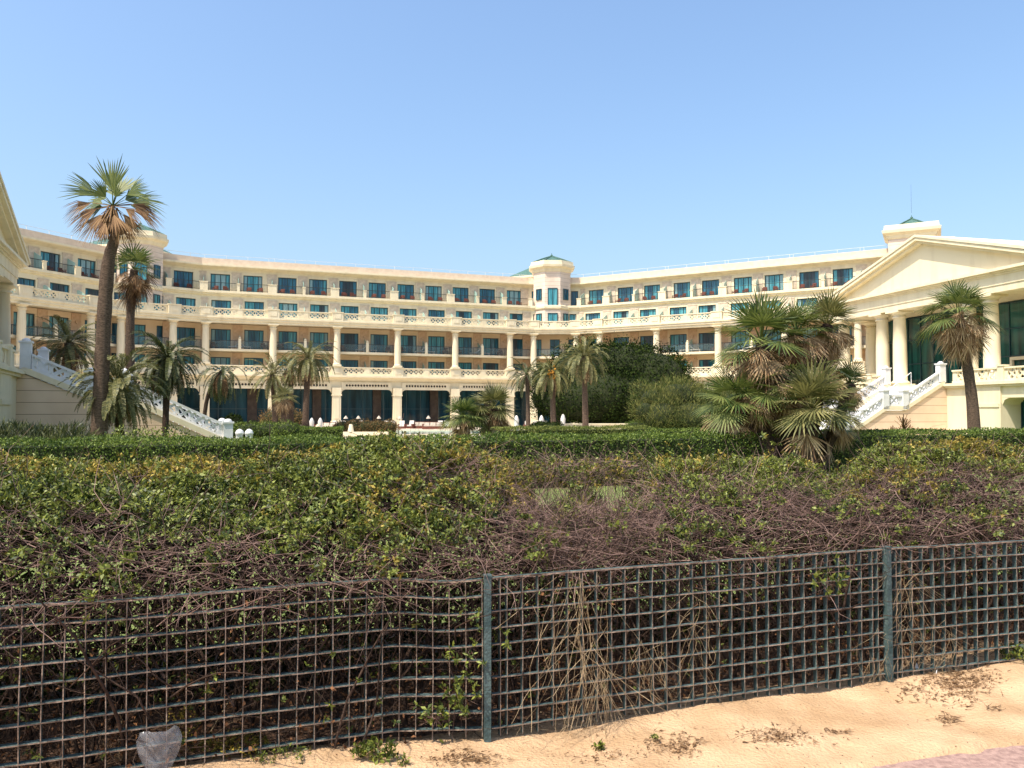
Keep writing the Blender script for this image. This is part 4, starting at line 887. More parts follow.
# ------------------------------------------------------------------ ground, lawn, terrace, pool
def sheet(name, pts, z, m):
    b = MB(); b.add([(x, y, z) for x, y in pts], [tuple(range(len(pts)))]); o = b.build(name, m); tag(o, kind='structure'); return o
sheet('ground', [(-1500, -300), (1500, -300), (1500, 2500), (-1500, 2500)], -.06, M['soil'])
sheet('lawn', [(-60, -14.0), (60, 28.4), (60, 58), (-60, 58)], -.012, M['lawn'])
sheet('terrace_paving', [(-60, 58.004), (60, 58.004), (60, 130), (-60, 130)], -.006, M['paving'])
P0 = [hp(380, 68), hp(520, 72), hp(520, 84), hp(376, 84)]
sheet('pool', P0, .012, M['water'])
cb = MB()
for a, b in zip(P0, P0[1:] + P0[:1]):
    f = Fr(a, b); cb.box(f, -.2, f.L + .0, 0.003, .45, 0, .10)
o = cb.build('pool_kerb', M['cream2']); tag(o, kind='structure')
q = MB(); q.box(ID, -11, 11, -.25, .25, 0, .35); q.box(ID, -11, 11, -.3, .3, .35, .42)
for px, Y, L_, lab in ((372, 70, 1, 'low cream garden wall with two small pale cones beside the brown clipped mound'),):
    e = empty('garden_wall', (gx(358, Y), Y - 6, 0), lab, 'wall'); w_ = MB(); w_.box(ID, -3.6, 3.6, -.2, .2, 0, .42); link('wall', w_.mesh('wall', M['cream2']), e)
    for x in (-2.0, .6): w_ = MB(); w_.lathe((x, 0, .42), [(.26, 0), (.16, .5), (.12, .6)], 10); link('finial', w_.mesh('finial', M['cream2']), e)
q = MB(); q.box(ID, -5.5, 5.5, -.2, .2, .0, .75); q.box(ID, -5.6, 5.6, -.28, .28, .75, .86)
for x in np.arange(-5, 5.1, 2.0): q.box(ID, x - .14, x + .14, -.26, .26, 0, .75)
o = link('terrace_wall', q.mesh('terrace_wall', M['cream2']), None, (gx(618, 80), 80, 0), R(3)); tag(o, 'low cream wall half hidden under the big dark tree', 'wall')
# ------------------------------------------------------------------ the sagging grid fence
rnd = random.Random(21)
FP = [(-3.35, 3.84), (-.70, 4.86), (-.15, 4.88), (2.74, 5.90), (5.70, 6.76)]
def fence_pt(s):                                    # s measured from the middle post
    if s >= 0:
        L1 = math.hypot(2.89, 1.02)
        if s <= L1: u = s / L1; return (-.15 + 2.89 * u, 4.88 + 1.02 * u)
        u = (s - L1) / math.hypot(2.96, .86); return (2.74 + 2.96 * u, 5.90 + .86 * u)
    s = -s; L0 = .55
    if s <= L0: u = s / L0; return (-.15 - .55 * u, 4.88 - .02 * u)
    u = (s - L0) / math.hypot(2.65, 1.02); return (-.70 - 2.65 * u, 4.86 - 1.02 * u)
def fence_dir(s):
    a, b = fence_pt(s - .06), fence_pt(s + .06); return unit((b[0] - a[0], b[1] - a[1]))
LP = math.hypot(2.89, 1.02)
fo = (-.15, 4.88, 0)
fence = empty('grid_fence', fo, 'low weathered metal grid fence with teal posts in front of the wild hedge', 'fence')
def sandz(x, y):
    s_ = (x + .15) * .943 + (y - 4.88) * .333; q = (x + .15) * .333 - (y - 4.88) * .943      # along, in front of the fence
    z = .02 + .085 * (1 / (1 + math.exp(-(s_ - 3.6) * 3))) * (1 / (1 + math.exp((q - .45) * 8))) + .05 * math.exp(-((s_ + 2.0) / 1.3) ** 2) * math.exp(-(q / .6) ** 2)
    z += .03 * math.exp(-((s_ - 1.7) / .8) ** 2) * math.exp(-(q / .3) ** 2)
    z += noise.noise(Vector((x * 1.7, y * 1.7, .3))) * .026 - .020 * max(0, noise.noise(Vector((x * 3.6, y * 5.2, 6.3))) - .25) * 4 * .5 + noise.noise(Vector((x * 6, y * 6, .7))) * .009 + noise.noise(Vector((x * 17, y * 17, 1.7))) * .004
    # the sand thins out over the pink path
    e = (x - 1.73) * (-.285) + (y - 4.49) * .958 + noise.noise(Vector((x * 5, y * 5, 9))) * .07 + noise.noise(Vector((x * 22, y * 22, 5))) * .03     # > 0 : sand
    if e < .12: z = min(z, .012 + e * .35 if e > 0 else .0 + e * .3)
    return z
def warp(s, z):                                     # dents in the grid: (ds, dt, dz)
    n1 = noise.noise(Vector((s * 1.3, z * 2.0, 3.3))); n2 = noise.noise(Vector((s * 3.1, z * 3.0, 8.3)))
    k = .034 if s < 0 else .008
    sag = -.018 * math.exp(-((s + .25) / .22) ** 2) * (z > .5) 
    tip = .012 if abs(s) < .03 else 0
    return (n2 * .006, n1 * k + n2 * .004, n2 * .004 + sag + (.02 * noise.noise(Vector((s * .8, 4, 4))) if s < 0 else .0) )
def bar(mb, pts, along, wd, dp, tdir, mi_side=0, mi_front=1):
    """flat bar through pts; wd = visible thickness, dp = depth behind the front edge"""
    vs = []; n = len(pts)
    for p, tn, up in zip(pts, tdir, along):
        p = Vector(p); tn = Vector(tn); up = Vector(up)
        vs += [p - up * wd / 2, p + up * wd / 2, p + up * wd / 2 - tn * dp, p - up * wd / 2 - tn * dp]
    fs = []; mi = []
    k0 = len(mb.v); mb.v += [tuple(v) for v in vs]
    for i in range(n - 1):
        a, b = k0 + i * 4, k0 + i * 4 + 4
        for j in range(4):
            mb.f.append((a + j, a + (j + 1) % 4, b + (j + 1) % 4, b + j)); mb.m.append(mi_front if j == 0 else mi_side)
    mb.f += [(k0 + 3, k0 + 2, k0 + 1, k0), tuple(k0 + (n - 1) * 4 + j for j in range(4))]; mb.m += [mi_side, mi_side]
def panel(s0, s1, name):
    mb = MB(); n = round((s1 - s0) / .1); st = (s1 - s0) / n
    def P(s, z, dt=0):
        a, b, c = warp(s, z); x, y = fence_pt(s + a); d = fence_dir(s); nn = (d[1], -d[0]); return (x + nn[0] * (b + dt), y + nn[1] * (b + dt), z + c)
    rows = [.995 - .1 * k for k in range(10)]
    for r_, z in enumerate(rows):
        ss = [s0 + (s1 - s0) * k / (n * 2) for k in range(n * 2 + 1)]; pts = [P(s, z, .002) for s in ss]
        tds = []; ups = []
        for s in ss: d = fence_dir(s); tds.append((d[1], -d[0], -.0)); ups.append((0, 0, 1))
        bar(mb, pts, ups, .0072 if r_ else .010, (.044 if s0 < -1 else .030), tds)
    for k in range(0, n + 1):
        s = s0 + k * st
        if k in (0,) and s0 > -.01: s += .055
        if k == n and s1 < LP + .01 and s1 > 0: s -= .05
        zs = [.045 + rnd.uniform(-.01, .015), .2, .4, .6, .8, .985]; pts = [P(s, z) for z in zs]; d = fence_dir(s)
        bar(mb, pts, [(d[0], d[1], 0)] * 6, .0052, .036, [(d[1], -d[0], 0)] * 6)
    mb.build('grid_panel', [M['teal'], M['edge']], fence, fo)
panel(-3.3, -.03, 'l'); panel(0.03, LP - .03, 'm'); panel(LP + .03, LP + 3.0, 'r')
def post(s, dt=.02):
    x, y = fence_pt(s); d = fence_dir(s); nn = (d[1], -d[0]); f = Fr((x, y), d=d); mb = MB()
    mb.box(f, -.020, .020, -.018, .030, -.15, 1.01); mb.box(f, -.024, .024, -.022, .034, 1.01, 1.018)
    mb.build('post', M['teal'], fence, fo)
for s in (0, LP, -3.3, LP + 3.06): post(s)

# ------------------------------------------------------------------ the wild hedge
H0 = Fr((-.15, 4.88), d=(.943, .333))
def px_of(s, q):
    x, y, _ = H0.pt(s, -q, 0); return 512 + F * x / y
def bell(v, c, w_): return math.exp(-((v - c) / w_) ** 2)
def top_h(s, q):                                    # hedge surface over the ground, q metres behind the fence
    p = px_of(s, q)
    edge = 1.05 + .06 * noise.noise(Vector((s * 1.5, 0, 2)))
    k = min(1, max(0, (q - .02) / 1.05)) ** .7
    back = 1.635 - .006 * s + .10 * noise.noise(Vector((s * .8, q * .9, 1))) + .12 * noise.noise(Vector((s * 2.4, q * 2.4, 5))) + .04 * noise.noise(Vector((s * 6, q * 6, 7)))
    dip = .10 * bell(p, 585, 90) + .54 * bell(p, 546, 28) + .52 * bell(p, 612, 32) + .10 * bell(p, 775, 75) + .22 * bell(p, 838, 30) + .045 * (p > 640) + .05 * (p < 330) + .03 * bell(p, 100, 90) + .05 * bell(p, 190, 60) + .05 * bell(p, 705, 60) - .05 * bell(p, 400, 80) - .04 * bell(p, 930, 50)
    z = edge + (back - dip * min(1, max(0, (q - .45) * 2)) - edge) * k
    if q > 2.2: z -= (q - 2.2) * 1.8
    return z
def dens(s, q):
    p = px_of(s, q)
    fr_ = .68 if p < 520 else 1.05                    # how far back the bare twiggy front reaches
    if 250 < p < 470: fr_ = .38
    d = .10 + .90 * min(1, max(0, (q - fr_ * .6) / (fr_ * .6)))
    n1 = noise.noise(Vector((s * 1.3, q * 1.6, 11))) * .5 + .5; n2 = noise.noise(Vector((s * 4.2, q * 4.2, 15))) * .5 + .5
    d *= max(0, (n1 * .7 + n2 * 1.1 - .62)) * 3.6
    if p < 500: d *= 1.25
    d *= 1 - .62 * bell(p, 585, 75)
    return d
hedge = empty('wild_hedge', (-.15, 6.0, 0), 'tall wild hedge of woody twigs and small green and yellowish leaves behind the grid fence', 'hedge')
HOr = (-.15, 6.0, 0)
def hw(s, q, z): return H0.pt(s, -q, z)
P_, A_, kinds = [], [], []
S0, S1 = -5.4, 6.6
def spray(s, q, z, k, yel, out):
    for _ in range(k):
        o = rng.normal(0, .036, 3); P_.append(hw(s + o[0], q + o[1], z + abs(o[2]) * .8 - .01)); A_.append(out + np.array([o[0] * 8, -o[1] * 8, 0])); kinds.append(yel + rng.normal() * .12 > .38)
for _ in range(15500):
    s = rng.uniform(S0, S1); q = rng.random() * 2.6 + .02
    if rng.random() > min(1, dens(s, q)) * .82: continue
    z = top_h(s, q) - abs(rng.normal()) * .07 + .02
    yel = noise.noise(Vector((s * .8, q * .8, 20))) * 1.2 + .6 * (q - 1.0) + rng.normal() * .16
    out = np.array([H0.n[0], H0.n[1], 0]) * (.9 if q < .9 else .25) + np.array([0, 0, 1.0 if q > .3 else .5])
    spray(s, q, z, int(rng.integers(4, 11)), yel, out)
SHOOT = []                                           # upright shoots standing out of the surface, densest where it is thin
for _ in range(2600):
    s = rng.uniform(S0, S1); q = rng.uniform(.5, 2.3); p = px_of(s, q); w_ = max(bell(p, 585, 80), .12, .5 * bell(p, 790, 70))
    if rng.random() > w_ * .42 or bell(p, 546, 22) + bell(p, 612, 25) > .35: continue
    z = top_h(s, q); L = rng.uniform(.08, .34) * (1 if w_ > .3 else .5); SHOOT.append((s, q, z, L))
    if rng.random() < .5: spray(s, q, z + L * rng.uniform(.5, 1), int(rng.integers(1, 4)), rng.random() * .6, np.array([0, 0, 1.0]))
for _ in range(900):                                 # loose branches standing up at the back of the thin place
    s = rng.uniform(-1, 4); q = rng.uniform(1.5, 2.3); p = px_of(s, q)
    if not 505 < p < 668: continue
    z = top_h(s, q); zt = 1.40 + rng.random() * .20 + .05 * noise.noise(Vector((s * 4, 1, 1)))
    if zt - z < .05: continue
    SHOOT.append((s, q, z, zt - z + .03))
    if rng.random() < .75: spray(s, q, zt - rng.random() * .10, int(rng.integers(2, 6)), rng.random() * .7, np.array([0, 0, 1.0]))
for _ in range(9000):                               # tall thin shoots over the thin place and along the crest
    s = rng.uniform(S0, S1); q = rng.uniform(1.0, 2.3)
    if rng.random() < .06:
        P_.append(hw(s, q, top_h(s, q) + rng.random() * .10)); A_.append(np.array([0, 0, 1.0])); kinds.append(rng.random() < .5)
for _ in range(3000):                               # sparse leaves on the shaded front and inside
    s = rng.uniform(S0, S1); q = rng.uniform(.06, 1.9); z = rng.uniform(.1, 1.0)
    n_ = noise.noise(Vector((s * 2, q * 2, z * 2)))
    if n_ < (.05 if s < 0 else .22) and rng.random() < .8: continue
    P_.append(hw(s, q, min(z, top_h(s, q)))); A_.append(np.array([H0.n[0], H0.n[1], .3])); kinds.append(False)
P_ = np.array(P_); A_ = norm(np.array(A_)); kinds = np.array(kinds)
def rosettes(P, A, k, ls, spread=.9, wfac=.42):
    n = len(P); Pr = np.repeat(P, k, 0); Ar = np.repeat(norm(A + rand_dirs(n) * .75), k, 0)
    D = norm(Ar * .55 + rand_dirs(n * k) * spread); Pr = Pr + Ar * (rng.random((n * k, 1)) - .6) * .035
    NN = norm(Ar * 1.2 + rand_dirs(n * k) * .35); l_ = ls * rng.uniform(.65, 1.25, n * k) * np.repeat(rng.uniform(.75, 1.2, n), k)
    return leaves(Pr, D, NN, l_, l_ * wfac * rng.uniform(.8, 1.2, n * k), .22)
for nm, msk, m in (('foliage', ~kinds, 'leafg'), ('yellow_foliage', kinds, 'leafy')):
    V, Q = rosettes(P_[msk], A_[msk], 8, .032); link(nm, np_mesh(nm, V - np.array(HOr), Q, M[m]), hedge)
# dead leaves caught inside and the litter under the hedge
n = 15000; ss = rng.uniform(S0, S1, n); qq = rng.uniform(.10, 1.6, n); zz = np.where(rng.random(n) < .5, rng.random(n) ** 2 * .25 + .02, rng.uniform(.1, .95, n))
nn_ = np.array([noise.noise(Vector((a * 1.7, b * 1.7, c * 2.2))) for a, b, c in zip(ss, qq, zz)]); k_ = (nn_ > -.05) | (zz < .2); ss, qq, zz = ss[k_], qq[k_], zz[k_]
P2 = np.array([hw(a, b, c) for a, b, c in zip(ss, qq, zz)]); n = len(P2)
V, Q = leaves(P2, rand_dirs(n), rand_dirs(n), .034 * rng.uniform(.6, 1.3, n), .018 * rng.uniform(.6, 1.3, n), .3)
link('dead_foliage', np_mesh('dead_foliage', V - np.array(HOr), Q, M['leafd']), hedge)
# a dense screen of old leaves at the back, so little light comes through
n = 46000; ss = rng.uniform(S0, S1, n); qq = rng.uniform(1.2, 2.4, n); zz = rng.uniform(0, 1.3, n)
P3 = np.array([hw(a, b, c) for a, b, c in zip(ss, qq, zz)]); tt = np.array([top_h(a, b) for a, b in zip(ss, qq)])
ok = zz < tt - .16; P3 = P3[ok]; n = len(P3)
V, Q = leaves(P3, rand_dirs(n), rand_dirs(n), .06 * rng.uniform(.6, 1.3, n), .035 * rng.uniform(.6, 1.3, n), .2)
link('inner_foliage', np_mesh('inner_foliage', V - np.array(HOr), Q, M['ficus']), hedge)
# twigs
def twigs(starts, dirs, lens, rads, wig, segs=4, grav=0.0):
    """bundle of bent three-sided twigs, vectorised"""
    n = len(starts); p = starts.copy(); d = norm(dirs); rings = []
    for k in range(segs + 1):
        a = norm(np.cross(d, np.array([.21, .37, .9]))); b = np.cross(a, d); r = (rads * (1 - .75 * k / segs))[:, None]
        rings.append(np.stack([p + a * r, p + (-.5 * a + .87 * b) * r, p + (-.5 * a - .87 * b) * r], 1))
        p = p + d * (lens / segs)[:, None]; d = norm(d + rng.normal(0, wig, (n, 3)) + np.array([0, 0, grav]))
    V = np.stack(rings, 1); V = V.reshape(n, -1, 3); m_ = (segs + 1) * 3; base = (np.arange(n) * m_)[:, None]
    Q = []
    for k in range(segs):
        for j in range(3): Q.append(np.concatenate([base + k * 3 + j, base + k * 3 + (j + 1) % 3, base + (k + 1) * 3 + (j + 1) % 3, base + (k + 1) * 3 + j], 1))
    return V.reshape(-1, 3), np.concatenate(Q)
def tw_set(n, fs, fq, fz, dirf, l0, l1, r0, r1, wig, name, m, segs=4, grav=0, seedfilter=None):
    s = fs(n); q = fq(n); z = fz(n, s, q)
    if seedfilter is not None: k = seedfilter(s, q, z); s, q, z = s[k], q[k], z[k]
    P = np.array([hw(a, b, c) for a, b, c in zip(s, q, z)]); n = len(P)
    V, Q = twigs(P, dirf(n), rng.uniform(l0, l1, n), rng.uniform(r0, r1, n), wig, segs, grav)
    link(name, np_mesh(name, V - np.array(HOr), Q, M[m]), hedge)
th = lambda s, q: np.array([top_h(a, b) for a, b in zip(s, q)])
def keepd(s, q, z): return np.array([rng.random() < (1.25 - min(1, dens(a, b))) for a, b in zip(s, q)])
tw_set(14500, lambda n: rng.uniform(S0, S1, n), lambda n: rng.uniform(.03, 1.5, n), lambda n, s, q: th(s, q) - np.abs(rng.normal(0, .11, n)) - .03,
       lambda n: rand_dirs(n) * np.array([1, .8, .45]) + np.array([0, -.15, .12]), .14, .50, .0012, .0040, .28, 'twigs', 'twig', 4, .02, keepd)
def thin_s(n):
    global _q; _q = rng.uniform(.1, 2.2, n); return .6 + .46 * _q + rng.normal(0, .42, n)
tw_set(2200, thin_s, lambda n: _q, lambda n, s, q: th(s, q) - rng.uniform(-.03, .25, n),
       lambda n: rand_dirs(n) * np.array([1, .8, .6]) + np.array([0, 0, .3]), .12, .42, .0012, .0034, .32, 'twigs', 'twig', 5, .03)
_S = np.array(SHOOT); _P = np.array([hw(a, b, c - .12) for a, b, c, d in SHOOT])
V, Q = twigs(_P, rand_dirs(len(_P)) * np.array([.45, .4, .1]) + np.array([0, 0, 1]), _S[:, 3] + .12, rng.uniform(.0013, .003, len(_P)), .14, 5)
link('twigs', np_mesh('twigs', V - np.array(HOr), Q, M['twig']), hedge)
def _band(n):
    global _q; _q = rng.uniform(1.5, 2.3, n); return np.array([.6 + .46 * b for b in _q]) + rng.uniform(-.55, .62, n)
tw_set(520, _band, lambda n: _q, lambda n, s, q: rng.uniform(1.40, 1.58, n), lambda n: rand_dirs(n) * np.array([1, .6, .4]), .15, .42, .0012, .0034, .3, 'twigs', 'twig', 5)
tw_set(7000, lambda n: rng.uniform(S0, S1, n), lambda n: rng.uniform(.05, 1.0, n), lambda n, s, q: rng.uniform(.05, 1.0, n),
       lambda n: rand_dirs(n) * np.array([.9, .7, 1.0]), .12, .45, .0012, .0032, .30, 'inner_twigs', 'stem', 4)
tw_set(420, lambda n: rng.uniform(S0, S1, n), lambda n: rng.uniform(.15, 1.9, n), lambda n, s, q: np.zeros(n),
       lambda n: rand_dirs(n) * np.array([.42, .42, .1]) + np.array([0, 0, 1]), .8, 1.45, .007, .019, .12, 'stems', 'stem', 7)
tw_set(1400, lambda n: rng.uniform(S0, S1, n), lambda n: rng.uniform(.08, 1.6, n), lambda n, s, q: rng.uniform(.25, .8, n),
       lambda n: rand_dirs(n) * np.array([1, 1, .4]) + np.array([0, 0, .8]), .4, .9, .003, .008, .2, 'branches', 'stem', 6)
# ------------------------------------------------------------------ straw hanging through the fence, sprigs, weeds
def fpt(s, dt, z): x, y = fence_pt(s); d = fence_dir(s); return (x + d[1] * dt, y - d[0] * dt, z)
def s_of(px):                                       # fence station under a picture column
    lo, hi = -3.3, 6.0
    for _ in range(40):
        m_ = (lo + hi) / 2; x, y = fence_pt(m_)
        if x / y * F + 512 < px: lo = m_
        else: hi = m_
    return lo
root = empty('dry_straw', (*fence_pt(s_of(575)), 0), 'bundle of dry straw hanging through the fence right of the near post', 'dry grass')
n = 46; V_ = Soup()
for k in range(n):
    s = s_of(577) + rnd.gauss(0, .13 if k > 12 else .03); z = rnd.uniform(.8, 1.0) if k < 26 else rnd.uniform(.2, .8); q = rnd.uniform(.01, .07)
    p = Vector(fpt(s, q, z)); d = Vector((rnd.gauss(0, .16 if k < 14 else .55), -.12 + rnd.gauss(0, .05), -1)); L = rnd.uniform(.3, .85) ; m_ = 9; w_ = rnd.uniform(.0009, .0023); pts = []
    for j in range(m_ + 1):
        pts.append(p.copy()); zg = sandz(p.x, p.y) + .008
        if p.z < zg + .02: d = Vector((d.x + rnd.gauss(0, .1) + (.06 if d.x > 0 else -.06), d.y * .5 - .22, 0)).normalized(); p.z = max(p.z, zg)
        p = p + d.normalized() * L / m_; d += Vector((rnd.gauss(0, .17), rnd.gauss(0, .08) - .05, rnd.gauss(0, .08)))
    for a, b in zip(pts[:-1], pts[1:]): petiole(V_, a, b, w_)
n2 = 34
for k in range(n2):                                  # a wilted fan of straw lying at the foot
    c = Vector(fpt(s_of(597), .05, .36)); a = rnd.gauss(-1.57, .75); d = Vector((math.cos(a) * .8, -.25, -abs(math.sin(a)))); L = rnd.uniform(.2, .62); p = c + Vector((rnd.gauss(0, .04), 0, rnd.gauss(0, .05)))
    for j in range(6):
        nx = p + d.normalized() * L / 6; nx.z = max(nx.z, sandz(nx.x, nx.y) + .006); petiole(V_, p, nx, .0012); p = nx; d += Vector((0, -.04, -.12))
V_.build('stalks', M['straw'], root, tuple(root.location))
for px_, nn__, zlo in ((690, 26, .3), (905, 55, .25), (940, 30, .05), (640, 24, .4), (870, 20, .1)):   # smaller wisps
    root = empty('dry_wisp', (*fence_pt(s_of(px_)), 0), {690: 'thin dry wisps in the fence grid midway between the two posts', 905: 'dry creeper strands hanging in the grid just right of the far post', 940: 'small star of dry stalks at the foot of the fence right of the far post', 640: 'few dry stalks in the grid right of the hanging straw bundle', 870: 'dry brown stalks at the foot of the far post, on its left'}[px_], 'dry grass', 'dry wisps in the fence'); sp = Soup()
    for k in range(nn__):
        p = Vector(fpt(s_of(px_) + rnd.gauss(0, .07), rnd.uniform(.0, .06), rnd.uniform(zlo, max(zlo + .15, .9 if px_ in (905, 690) else .45)))); d = Vector((rnd.gauss(0, .5), -.05, -1 + rnd.random() * .6))
        for j in range(6):
            nx = p + d.normalized() * .05; nx.z = max(nx.z, sandz(nx.x, nx.y) + .006); petiole(sp, p, nx, .0014); p = nx; d += Vector((rnd.gauss(0, .25), rnd.gauss(0, .1), rnd.gauss(0, .1)))
    sp.build('stalks', M['straw'], root, tuple(root.location))
def sprig(px, z0, dt, spreads, nros, ls, label, m='leafg', h=.25, name='leafy_sprig', cat='plant', wz=.14):
    s = s_of(px); base = fpt(s, dt, z0); root = empty(name, base, label, cat); PP, AA = [], []
    for k in range(nros):
        PP.append((base[0] + rnd.gauss(0, spreads), base[1] - abs(rnd.gauss(0, .03)), max(base[2] + rnd.gauss(0, wz), .03))); AA.append((rnd.gauss(0, .5), -.6, .6))
    V, Q = rosettes(np.array(PP), norm(np.array(AA)), 8, ls); link('leaves', np_mesh('leaves', V - np.array(base), Q, M[m]), root)
    st = np.array(PP); V, Q = twigs(np.array([[base[0], base[1] + .03, base[2] - .05]] * nros), st - np.array(base) + rand_dirs(nros) * .02, np.linalg.norm(st - np.array(base), axis=1) + .03, np.full(nros, .0016), .1)
    link('stems', np_mesh('stems', V - np.array(base), Q, M['twig']), root)
sprig(457, .36, .03, .07, 26, .038, 'green leafy sprig pushing through the fence just left of the near post', wz=.09)
sprig(437, .22, .05, .05, 14, .036, 'small green sprig low in the fence, left of the near post', wz=.05)
sprig(470, .62, .0, .04, 10, .032, 'little green leaves climbing beside the near post', wz=.12)
sprig(826, .83, .05, .055, 14, .045, 'bright green sprig poking out of the grid left of the far post', wz=.06)
sprig(505, .62, .0, .03, 4, .03, 'few green leaves in the grid right of the near post', wz=.1)
def weed(x, y, rad, h, n, ls, label, m='leafy', stems=12, dry='straw'):
    z0 = sandz(x, y); root = empty('weed', (x, y, z0), label, 'weed'); PP, AA = [], []
    for k in range(n):
        a = rnd.uniform(0, 6.28); r_ = rad * math.sqrt(rnd.random()); PP.append((x + math.cos(a) * r_, y + math.sin(a) * r_ * .6, z0 + .015 + h * rnd.random() * (1 - .5 * r_ / rad))); AA.append((rnd.gauss(0, .5), rnd.gauss(0, .5), .8))
    V, Q = rosettes(np.array(PP), norm(np.array(AA)), 7, ls); link('leaves', np_mesh('leaves', V - np.array(root.location), Q, M[m]), root)
    k = stems; st = np.array([[x + rnd.gauss(0, rad * .2), y + rnd.gauss(0, rad * .15), z0] for _ in range(k)])
    V, Q = twigs(st, rand_dirs(k) * np.array([.8, .6, .2]) + np.array([0, 0, .6]), rng.uniform(h * .6, h * 1.5, k), np.full(k, .0015), .2, 6)
    link('stems', np_mesh('stems', V - np.array(root.location), Q, M[dry]), root)
def gp(px, py): 
    v = (384 - py) / F; t = TILT; den = -(math.sin(t) + v * math.cos(t)) / (math.cos(t) - v * math.sin(t)); Y = (EYE - .03) / den; return gx(px, Y), Y
for px, py, rad, h, n, ls, m, lab in (
        (186, 757, .10, .36, 80, .020, 'leafy', 'straggly yellow-green weed growing up through the fence beside the clear plastic sheet'),
        (124, 762, .07, .22, 26, .020, 'leafd', 'small dried weed left of the clear plastic sheet'),
        (238, 756, .20, .12, 150, .020, 'leafy', 'low dry yellowish weeds on the sand at the lower left'),
        (285, 762, .16, .06, 40, .022, 'leafg', 'thin weeds at the bottom edge left of the leafy tuft'),
        (376, 760, .13, .10, 60, .034, 'leafg', 'leafy green tuft on the sand at the bottom edge left of the near post'),
        (597, 748, .040, .03, 12, .026, 'leafg', 'tiny bright green seedling on the sand below the straw'),
        (1018, 668, .17, .15, 120, .030, 'leafg', 'bushy green weed against the fence at the right edge'),
        (404, 765, .05, .03, 10, .024, 'leafg', 'tiny green seedling at the bottom edge, right of the leafy tuft'),
        (652, 741, .03, .03, 5, .020, 'leafg', 'minute dark green seedling right of the straw on the sand')):
    x, y = gp(px, py); weed(x, y, rad, h, n, ls, lab, m)
# creeping stem of the low weed
q = MB(); x0, y0 = gp(215, 735); x1, y1 = gp(265, 700)
q.tube([(x0, y0, .05), ((x0 + x1) / 2, (y0 + y1) / 2 - .05, .22), (x1, y0 - .02, .30)], [.003, .0025, .001], 5)
o = link('fallen_twig', q.mesh('fallen_twig', M['straw']), None); tag(o, 'single dry stem bending up over the sand at the lower left', 'twig')
# the clear plastic sheet caught in the fence
s = s_of(165); root_p = fpt(s, .045, .05); vs = []; fs = []; nu, nv = 9, 10
for j in range(nv + 1):
    v = j / nv; wd = .055 + .125 * math.sin(min(1, v * 1.25) * 1.57) if v < .8 else .18 * (1 - (v - .8) * .8)
    for i in range(nu + 1):
        u = i / nu - .5; d = fence_dir(s); a = u * wd * 1.25; b = .035 * math.cos(u * 3) + .02 * noise.noise(Vector((u * 5, v * 5, 2))) + .01 * noise.noise(Vector((u * 14, v * 14, 3)))
        vs.append((d[0] * a + d[1] * b, d[1] * a - d[0] * b, v * .25 + .02 * noise.noise(Vector((u * 4, 3, 3)))))
for j in range(nv):
    for i in range(nu): a = j * (nu + 1) + i; fs.append((a, a + 1, a + nu + 2, a + nu + 1))
me = bpy.data.meshes.new('plastic_sheet'); me.from_pydata(vs, [], fs); me.materials.append(M['plastic']); me.polygons.foreach_set('use_smooth', [True] * len(fs))
o = link('plastic_sheet', me, None, root_p); md = o.modifiers.new('thick', 'SOLIDIFY'); md.thickness = .0015; tag(o, 'crumpled piece of clear plastic leaning on the fence at the lower left', 'litter')

# ------------------------------------------------------------------ sand, path, litter on the sand
nx, ny = 330, 200; X0, X1, Y0, Y1 = -6.0, 8.0, 2.4, 8.0
xs = np.linspace(X0, X1, nx); ys = np.linspace(Y0, Y1, ny); V = np.array([(x, y, sandz(x, y) - .25 * max(0, -((x + .15) * .333 - (y - 4.88) * .943) - .18)) for y in ys for x in xs])
i, j = np.meshgrid(np.arange(nx - 1), np.arange(ny - 1)); a = (j * nx + i).ravel(); Q = np.stack([a, a + 1, a + nx + 1, a + nx], 1)
me = np_mesh('sand', V, Q, M['sand']); me.polygons.foreach_set('use_smooth', [True] * len(Q)); o = link('sand', me); tag(o, kind='structure')
sheet('leaf_litter_soil', [H0.pt(-14, -.2, 0)[:2], H0.pt(14, -.2, 0)[:2], H0.pt(14, -2.7, 0)[:2], H0.pt(-14, -2.7, 0)[:2]], .0, mat('leaf litter soil', (0.05, 0.03, 0.02), (0.16, 0.09, 0.055), 1.0, 18, .8, 60))
sheet('path', [(-30, -6.0), (30, -6.0), (30, 12.9), (-30, -4.95)], .004, M['pinkp'])
# strips of dried leaf and twig on the sand
def debris(px0, px1, py0, py1, n, label, lmax=.09, m='deadr', up=.01, wd=.006, group='dry debris on the sand'):
    c = gp((px0 + px1) / 2, (py0 + py1) / 2); root = empty('dry_debris', (c[0], c[1], sandz(*c)), label, 'debris', group); st, dr = [], []
    for k in range(n):
        x, y = gp(rnd.gauss((px0 + px1) / 2, (px1 - px0) / 4), rnd.gauss((py0 + py1) / 2, (py1 - py0) / 4)); st.append((x, y, sandz(x, y) + .004 + rnd.random() * up)); a = rnd.gauss(.3, .9); dr.append((math.cos(a), math.sin(a), .03))
    st = np.array(st); V, Q = twigs(st, np.array(dr), rng.uniform(lmax * .25, lmax, n), rng.uniform(.0012, .0034, n), .22, 4, -.02)
    link('strands', np_mesh('strands', V - np.array(root.location), Q, M[m]), root)
    k = n; V, Q = leaves(st + np.array([0, 0, .004]), np.array(dr) + rand_dirs(k) * .6 * np.array([1, 1, .2]), np.array([[0, 0, 1.0]] * k) + rand_dirs(k) * .4, rng.uniform(.008, .03, k), rng.uniform(.004, .010, k))
    link('flakes', np_mesh('flakes', V - np.array(root.location), Q, M[m]), root)
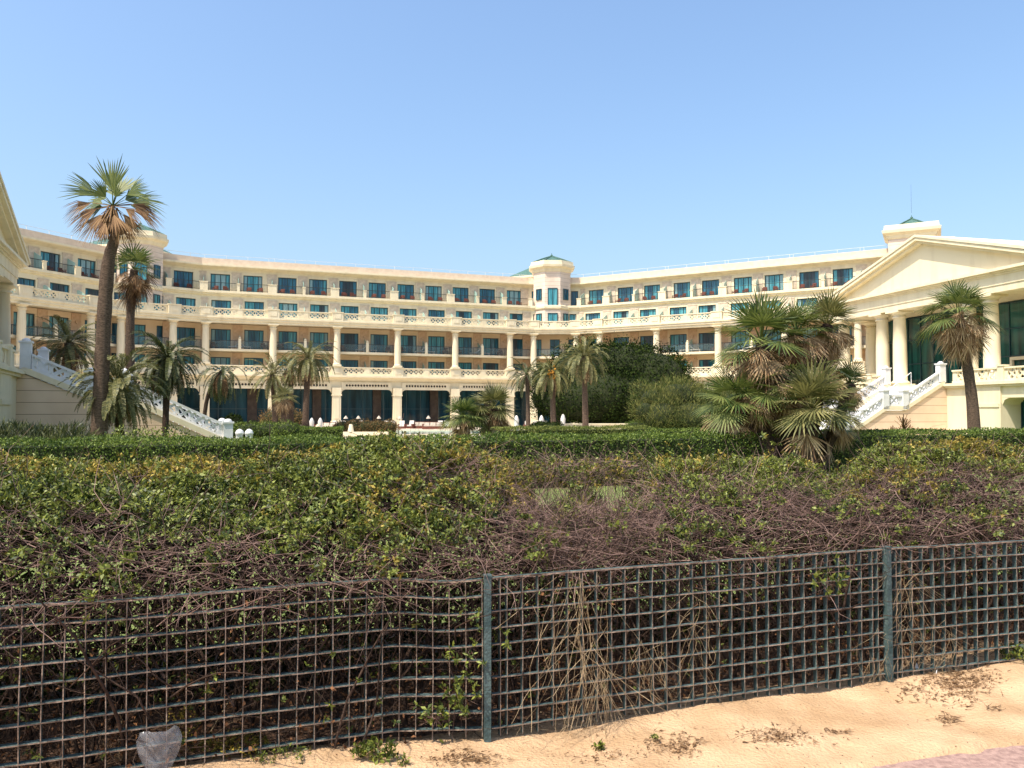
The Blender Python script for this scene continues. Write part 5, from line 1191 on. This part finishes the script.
debris(915, 985, 668, 705, 420, 'largest patch of dry brown strands on the sand right of the far post')
debris(880, 930, 685, 700, 60, 'patch of dry strands on the sand just below the far post')
debris(960, 1000, 680, 690, 60, 'thin dry patch on the sand near the weed at the right edge', .04)
debris(640, 705, 735, 755, 160, 'crescent of rusty dry flakes on the sand right of the straw', .05, 'deadr')
debris(735, 812, 728, 746, 150, 'long thin line of dry debris on the open sand below the fence middle', .07)
debris(815, 850, 728, 733, 26, 'short line of dry twigs on the sand right of the long debris line', .08)
debris(930, 952, 712, 726, 34, 'little forked heap of twigs near the edge of the pink path', .08)
debris(975, 998, 708, 714, 16, 'dark flat scraps at the lower end of the largest debris patch', .07)
debris(430, 505, 752, 768, 170, 'rusty dry flakes on the sand at the bottom edge below the near post', .05)
debris(560, 640, 750, 765, 50, 'scattered dry bits at the bottom edge under the seedling', .06)
debris(520, 640, 700, 735, 60, 'sparse dry bits around the trailing straw ends', .06)
def pebbles(label, n, box_, m, smin, smax, name, cat):
    mb = MB()
    for k in range(n):
        x, y = gp(rnd.uniform(box_[0], box_[1]), rnd.uniform(box_[2], box_[3])); r_ = rnd.uniform(smin, smax); mb.lathe((x, y, sandz(x, y) - r_ * .25), [(r_ * .5, 0), (r_, r_ * .3), (r_ * .75, r_ * .8), (r_ * .1, r_)], 6, ph=rnd.random())
    o = mb.build(name, M[m]); tag(o, label, cat, kind='stuff')
pebbles('scattered crumbs and pebbles all over the sand', 260, (330, 1024, 690, 768), 'soil', .002, .007, 'pebbles', 'pebbles')
pebbles('scattered dark bark crumbs all over the sand', 240, (430, 1024, 690, 768), 'barkd', .0015, .0045, 'crumbs', 'crumbs')
for px, py, r_, lab in ((912, 673, .035, 'larger crumpled scrap of white paper by the fence foot right of the far post'), (931, 678, .016, 'small white scrap on the sand beside the largest debris patch')):
    x, y = gp(px, py); mb = MB(); z = sandz(x, y); vs = [(rnd.uniform(-1, 1) * r_ * .6, rnd.uniform(-1, 1) * r_ * .4, abs(rnd.gauss(0, 1)) * r_ * .8) for _ in range(9)] + [(0, 0, r_ * 1.6)]
    mb.add([(x + a, y + b, z + c) for a, b, c in vs], [(0, 1, 9), (1, 2, 9), (2, 3, 9), (3, 4, 9), (4, 5, 8), (5, 6, 9), (6, 7, 9), (7, 0, 8), (0, 3, 6), (2, 5, 7)])
    o = mb.build('paper_scrap', M['paper'], None, (x, y, z)); tag(o, lab, 'litter')
